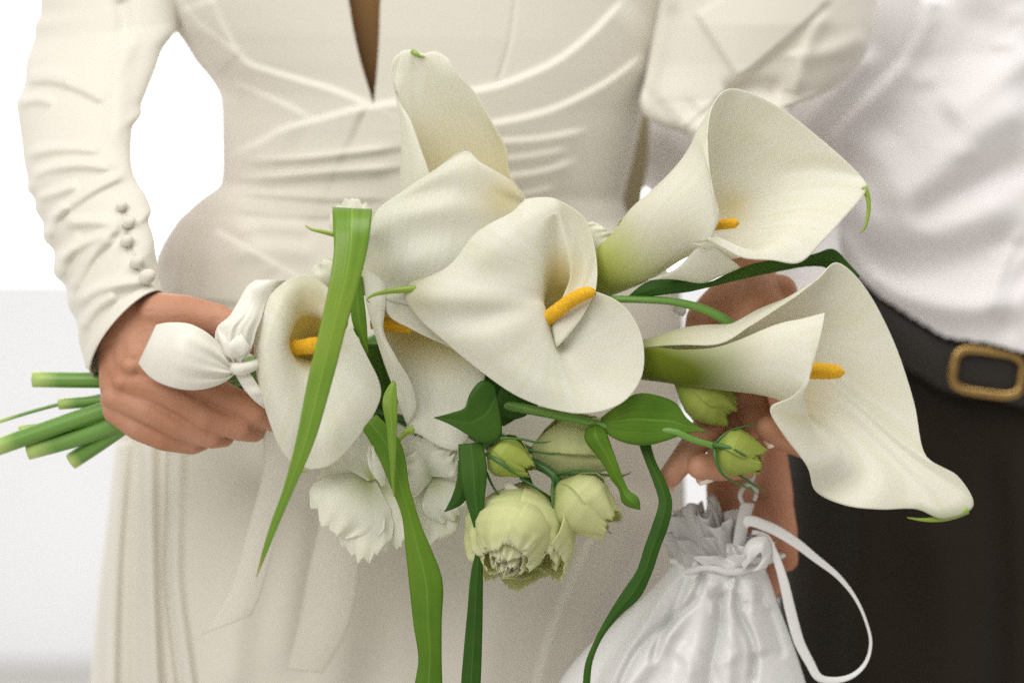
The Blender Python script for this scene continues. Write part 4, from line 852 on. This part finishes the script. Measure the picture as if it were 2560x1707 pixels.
lone('strap_leaf', 'green blade running between the two right-hand lilies and folding at its end', [(1570, 742, 60), (1612, 708, 40), (1674, 689, 30), (1715, 689, 30), (1757, 706, 30), (1823, 682, 40), (1880, 660, 60), (1960, 646, 80), (2039, 634, 90), (2080, 622, 90), (2121, 658, 94), (2150, 690, 98)],
     [(1572, 748, 60), (1620, 742, 40), (1674, 735, 30), (1720, 730, 30), (1760, 721, 30), (1830, 704, 40), (1880, 692, 60), (1960, 676, 80), (2010, 667, 90), (2060, 668, 90), (2100, 690, 94), (2140, 700, 98)], M['leaf_dark'], n=70, crease=6)
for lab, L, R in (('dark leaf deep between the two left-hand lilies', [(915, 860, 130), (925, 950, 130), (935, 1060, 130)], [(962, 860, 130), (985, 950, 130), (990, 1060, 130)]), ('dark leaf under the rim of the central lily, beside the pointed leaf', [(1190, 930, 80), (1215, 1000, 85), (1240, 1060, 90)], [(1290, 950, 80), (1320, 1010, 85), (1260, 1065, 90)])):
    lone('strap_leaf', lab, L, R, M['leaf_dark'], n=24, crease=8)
def lone_tube(name, label, P, mat, cat, group=None, **k):
    o = tube(name, P, mat, **k); o['label'] = label; o['category'] = cat
    if group: o['group'] = group
    return o
lone_tube('flower_stem', 'thin bare green stem arching from the big lily to the lower right lily', [(1500, 748, 70, 9), (1600, 749, 30, 9), (1683, 754, 20, 10), (1737, 766, 16, 11), (1778, 781, 14, 12), (1807, 797, 14, 13), (1840, 820, 30, 13)], M['stem'], 'stem')
lone_tube('flower_stem', 'short curled green sprig left of the bent bright blade', [(880, 600, 60, 7), (832, 586, 20, 6), (800, 578, 10, 5), (775, 572, 10, 3), (764, 564, 12, 1.5)], M['tip'], 'stem')
lone_tube('flower_stem', 'brown-green stem crossing the gap between the drooping blades', [(925, 1020, 110, 7), (990, 1040, 110, 7), (1090, 1062, 110, 6)], M['stem_dark'], 'stem')

# ------------------------------------------------------------------ ribbon
rb = thing('ribbon', 'cream satin ribbon tied in a bow round the stems with hanging tails', 'ribbon', (0, 0, 0))
strip('loop', [(390, 812, -62), (430, 806, -100), (478, 811, -118), (509, 826, -112), (545, 856, -92), (575, 900, -66), (588, 925, -46)], [(346, 908, -62), (383, 948, -100), (430, 968, -116), (478, 975, -112), (528, 968, -96), (566, 952, -72), (590, 930, -46)], M['satin'], rb, n=60, m=40, bulge=30, ripple=7, seed=4, pleat=7, thick=.0004)
strip('loop', [(390, 812, -62), (420, 820, -58), (480, 830, -48), (560, 880, -44)], [(346, 908, -62), (400, 925, -58), (470, 940, -48), (560, 925, -44)], M['satin'], rb, n=30, m=14, bulge=-10, thick=.0005)
strip('loop', [(640, 700, 0), (618, 716, -20), (596, 754, -40), (572, 792, -60), (543, 818, -70), (537, 846, -72), (547, 880, -68), (574, 905, -56)], [(715, 700, 40), (690, 722, 20), (664, 760, -10), (652, 800, -36), (640, 830, -54), (634, 855, -58), (622, 885, -56), (606, 910, -50)], M['satin'], rb, n=60, m=40, bulge=26, ripple=8, seed=8, pleat=7, thick=.0004)
strip('loop', [(543, 820, -70), (560, 838, -80), (576, 850, -84), (600, 830, -80)], [(546, 878, -68), (575, 895, -78), (604, 890, -80), (628, 870, -74)], M['satin'], rb, n=24, m=14, bulge=10, ripple=4, seed=18, thick=.0005)
tube('knot', [(566, 912, -56, 8), (580, 918, -62, 15), (598, 922, -62, 17), (620, 918, -50, 15), (650, 905, -20, 12)], M['satin'], rb, n=24, k=16)
strip('tail', [(586, 930, -50), (602, 960, -48), (625, 990, -40), (660, 1020, -10)], [(620, 925, -45), (640, 955, -40), (660, 980, -30), (700, 1000, 0)], M['satin'], rb, n=24, bulge=8, ripple=3, thick=.0005)
strip('tail', [(640, 1010, 60), (660, 1150, 110), (632, 1280, 150), (612, 1350, 160), (578, 1461, 170), (545, 1523, 172), (503, 1586, 174)], [(720, 1010, 60), (730, 1150, 110), (700, 1290, 150), (680, 1385, 160), (656, 1470, 170), (640, 1515, 172), (626, 1540, 174)], M['sheer'], rb, n=60, bulge=10, ripple=5, seed=2, thick=.0005)
strip('tail', [(790, 1100, 180), (800, 1290, 220), (770, 1430, 240), (745, 1560, 250), (716, 1672, 255)], [(880, 1100, 180), (905, 1290, 220), (900, 1430, 240), (868, 1574, 250), (806, 1682, 255)], M['sheer'], rb, n=60, bulge=12, ripple=5, seed=6, thick=.0005)

# ------------------------------------------------------------------ drawstring pouch
pc = thing('drawstring_pouch', 'white satin drawstring pouch hanging by its cord from the fingers', 'pouch', (0, 0, 0))
pf = []
rp = np.random.RandomState(12)
for x0, x1, h, w in ((1702, 1440, 20, 20), (1722, 1520, -20, 10), (1738, 1560, 30, 22), (1764, 1618, -34, 10), (1786, 1690, 24, 26), (1800, 1765, -30, 12), (1828, 1800, 18, 18), (1846, 1880, -34, 9), (1872, 1915, 22, 26), (1896, 1975, -16, 12)):
    j = rp.uniform(-16, 16, 4); y0 = 1418 + rp.uniform(-6, 40); y1 = rp.uniform(1640, 1860)
    pf.append(ridge([(x0, y0), (x0 + (x1-x0)*.25 + j[0], y0 + (y1-y0)*.3), (x0 + (x1-x0)*.6 + j[1], y0 + (y1-y0)*.6), (x1 + j[2], y1)], w * 1.1, h * 1.25, .12))
for k in range(26):
    x = rp.uniform(1670, 1915); y = rp.uniform(1425, 1500); a_ = rp.uniform(-.5, .5) + (x - 1800) / 260; l = rp.uniform(30, 70)
    pf.append(ridge([(x, y), (x + a_*l*.5 + rp.uniform(-6, 6), y + l*.5), (x + a_*l, y + l)], rp.uniform(6, 12), rp.uniform(-14, 16), .3))
for k in range(10):
    x = rp.uniform(1560, 1950); y = rp.uniform(1560, 1700); pf.append(ridge([(x, y), (x + rp.uniform(-60, 60), y + rp.uniform(10, 60)), (x + rp.uniform(-90, 90), y + 110)], rp.uniform(10, 20), rp.uniform(-10, 12), .3))
PL = [(1690, 1395), (1674, 1420), (1644, 1458), (1596, 1504), (1530, 1560), (1460, 1625), (1392, 1715), (1356, 1800), (1380, 1900), (1420, 2000), (1560, 2060)]
PR = [(1900, 1395), (1912, 1420), (1926, 1452), (1946, 1510), (1968, 1570), (1996, 1645), (2022, 1730), (2046, 1800), (2056, 1900), (2020, 2000), (1880, 2060)]
bag = garment('bag', PL, PR, [215] * 6, [70, 90, 120, 140, 140, 40], M['pouch'], pc, nrow=220, front=240, back=40, fields=pf, gain=.8, noise=5, nf=34, seed=31)
# gathered mouth: ruffle standing up from the drawstring
nu, nv = 180, 26; s = np.linspace(0, 1, nv)[:, None]; a = np.linspace(0, 2*np.pi, nu, endpoint=False)[None]
def ruffle_ring(cx, cy, rx, ry, h, amp, k, lean, seed, flare=.28):
    wv_ = np.sin(a * k + 1.4 * np.sin(a * 2 + seed)) * .55 + wob(np.cos(a) * 8 + 0*s, np.sin(a) * 8 + s * 5, seed, 8) * 1.6 + wob(np.cos(a) * 17 + 0*s, np.sin(a) * 17 + s * 11, seed + 4, 8) * .9
    rr = 1 + amp * s * wv_ + flare * s**1.3
    return np.stack([cx + lean * s + rx * rr * np.sin(a), cy - h * s * (1 + .34 * wob(np.cos(a) * 4 + 0*s, np.sin(a) * 4 + 0*s, seed + 1, 6)) + 5 * np.cos(a) * rx / 100, 215 - ry * rr * np.cos(a)], -1)
for q_ in ((1772, 1430, 84, 66, 136, .34, 6, -14, 3, .0), (1768, 1430, 66, 52, 152, .42, 4, -18, 13, -.2), (1758, 1430, 44, 36, 146, .5, 3, -16, 23, -.2), (1775, 1430, 90, 66, 90, .4, 7, -6, 33, .05)):
    grid_mesh('ruffle', ruffle_ring(*q_), M['organza'], bag, thick=.0005, close_u=True)
grid_mesh('ruffle', ruffle_ring(1804, 1430, 98, 74, 44, .34, 9, 10, 5, .22), M['pouch'], bag, thick=.0006, close_u=True)
grid_mesh('ruffle', ruffle_ring(1850, 1430, 50, 60, 74, .34, 5, 8, 9, .3), M['pouch'], bag, thick=.0006, close_u=True)
tube('gather_band', np.stack([1800 + 108*np.sin(np.linspace(-1.75, 1.75, 40)), 1424 + 6*np.sin(np.linspace(-9, 9, 40)), 215 - 84*np.cos(np.linspace(-1.75, 1.75, 40)), np.full(40, 9.)], 1), M['pouch'], bag, n=80, k=8)
strip('ruffle_fold', [(1850, 1400, 130), (1880, 1345, 120), (1915, 1340, 120), (1928, 1380, 125), (1915, 1420, 130)], [(1860, 1425, 125), (1885, 1395, 105), (1902, 1380, 100), (1905, 1395, 110), (1880, 1428, 125)], M['pouch'], bag, n=40, bulge=12, ripple=4)
def ribbon_cord(name, P, w, mat, parent, seed=1):
    C = curve(P, 120); T = np.gradient(C[:, :2], axis=0); T /= np.linalg.norm(T, axis=1)[:, None]; Nn = np.stack([-T[:, 1], T[:, 0]], 1)
    ww = w * (.62 + .38 * np.sin(np.linspace(0, 9, 120) + seed)); L = C.copy(); R = C.copy(); L[:, :2] -= Nn * ww[:, None] / 2; R[:, :2] += Nn * ww[:, None] / 2
    L[:, 2] += 6 * np.sin(np.linspace(0, 9, 120)); return strip(name, L, R, mat, parent, n=120, m=6, bulge=1.5, thick=.0005)
ribbon_cord('cord', [(1850, 1330, 140), (1867, 1303, 130), (1916, 1315, 125), (1985, 1353, 120), (2039, 1395, 118), (2096, 1441, 116), (2138, 1494, 116), (2165, 1552, 116), (2177, 1609, 116), (2163, 1658, 116), (2135, 1686, 116), (2096, 1699, 116), (2047, 1693, 116), (2024, 1655, 118),
                      (2000, 1609, 120), (1978, 1533, 122), (1955, 1437, 124), (1935, 1380, 128), (1912, 1338, 134), (1880, 1330, 140)], 27, M['pouch'], pc)
strip('strap', [(1832, 1365, 140), (1840, 1310, 138), (1853, 1255, 136)], [(1862, 1370, 140), (1872, 1310, 138), (1886, 1258, 136)], M['organza'], pc, n=20, bulge=6, thick=.0008)
tube('cord', [(1858, 1258, 136, 5), (1850, 1238, 132, 6), (1858, 1220, 130, 6), (1876, 1208, 128, 7), (1890, 1225, 128, 6), (1886, 1250, 134, 5)], M['organza'], pc, n=30, k=8)
tube('cord', [(1874, 1210, 130, 8), (1885, 1180, 126, 8), (1900, 1140, 120, 8), (1905, 1100, 130, 8)], M['organza'], pc, n=20, k=8)
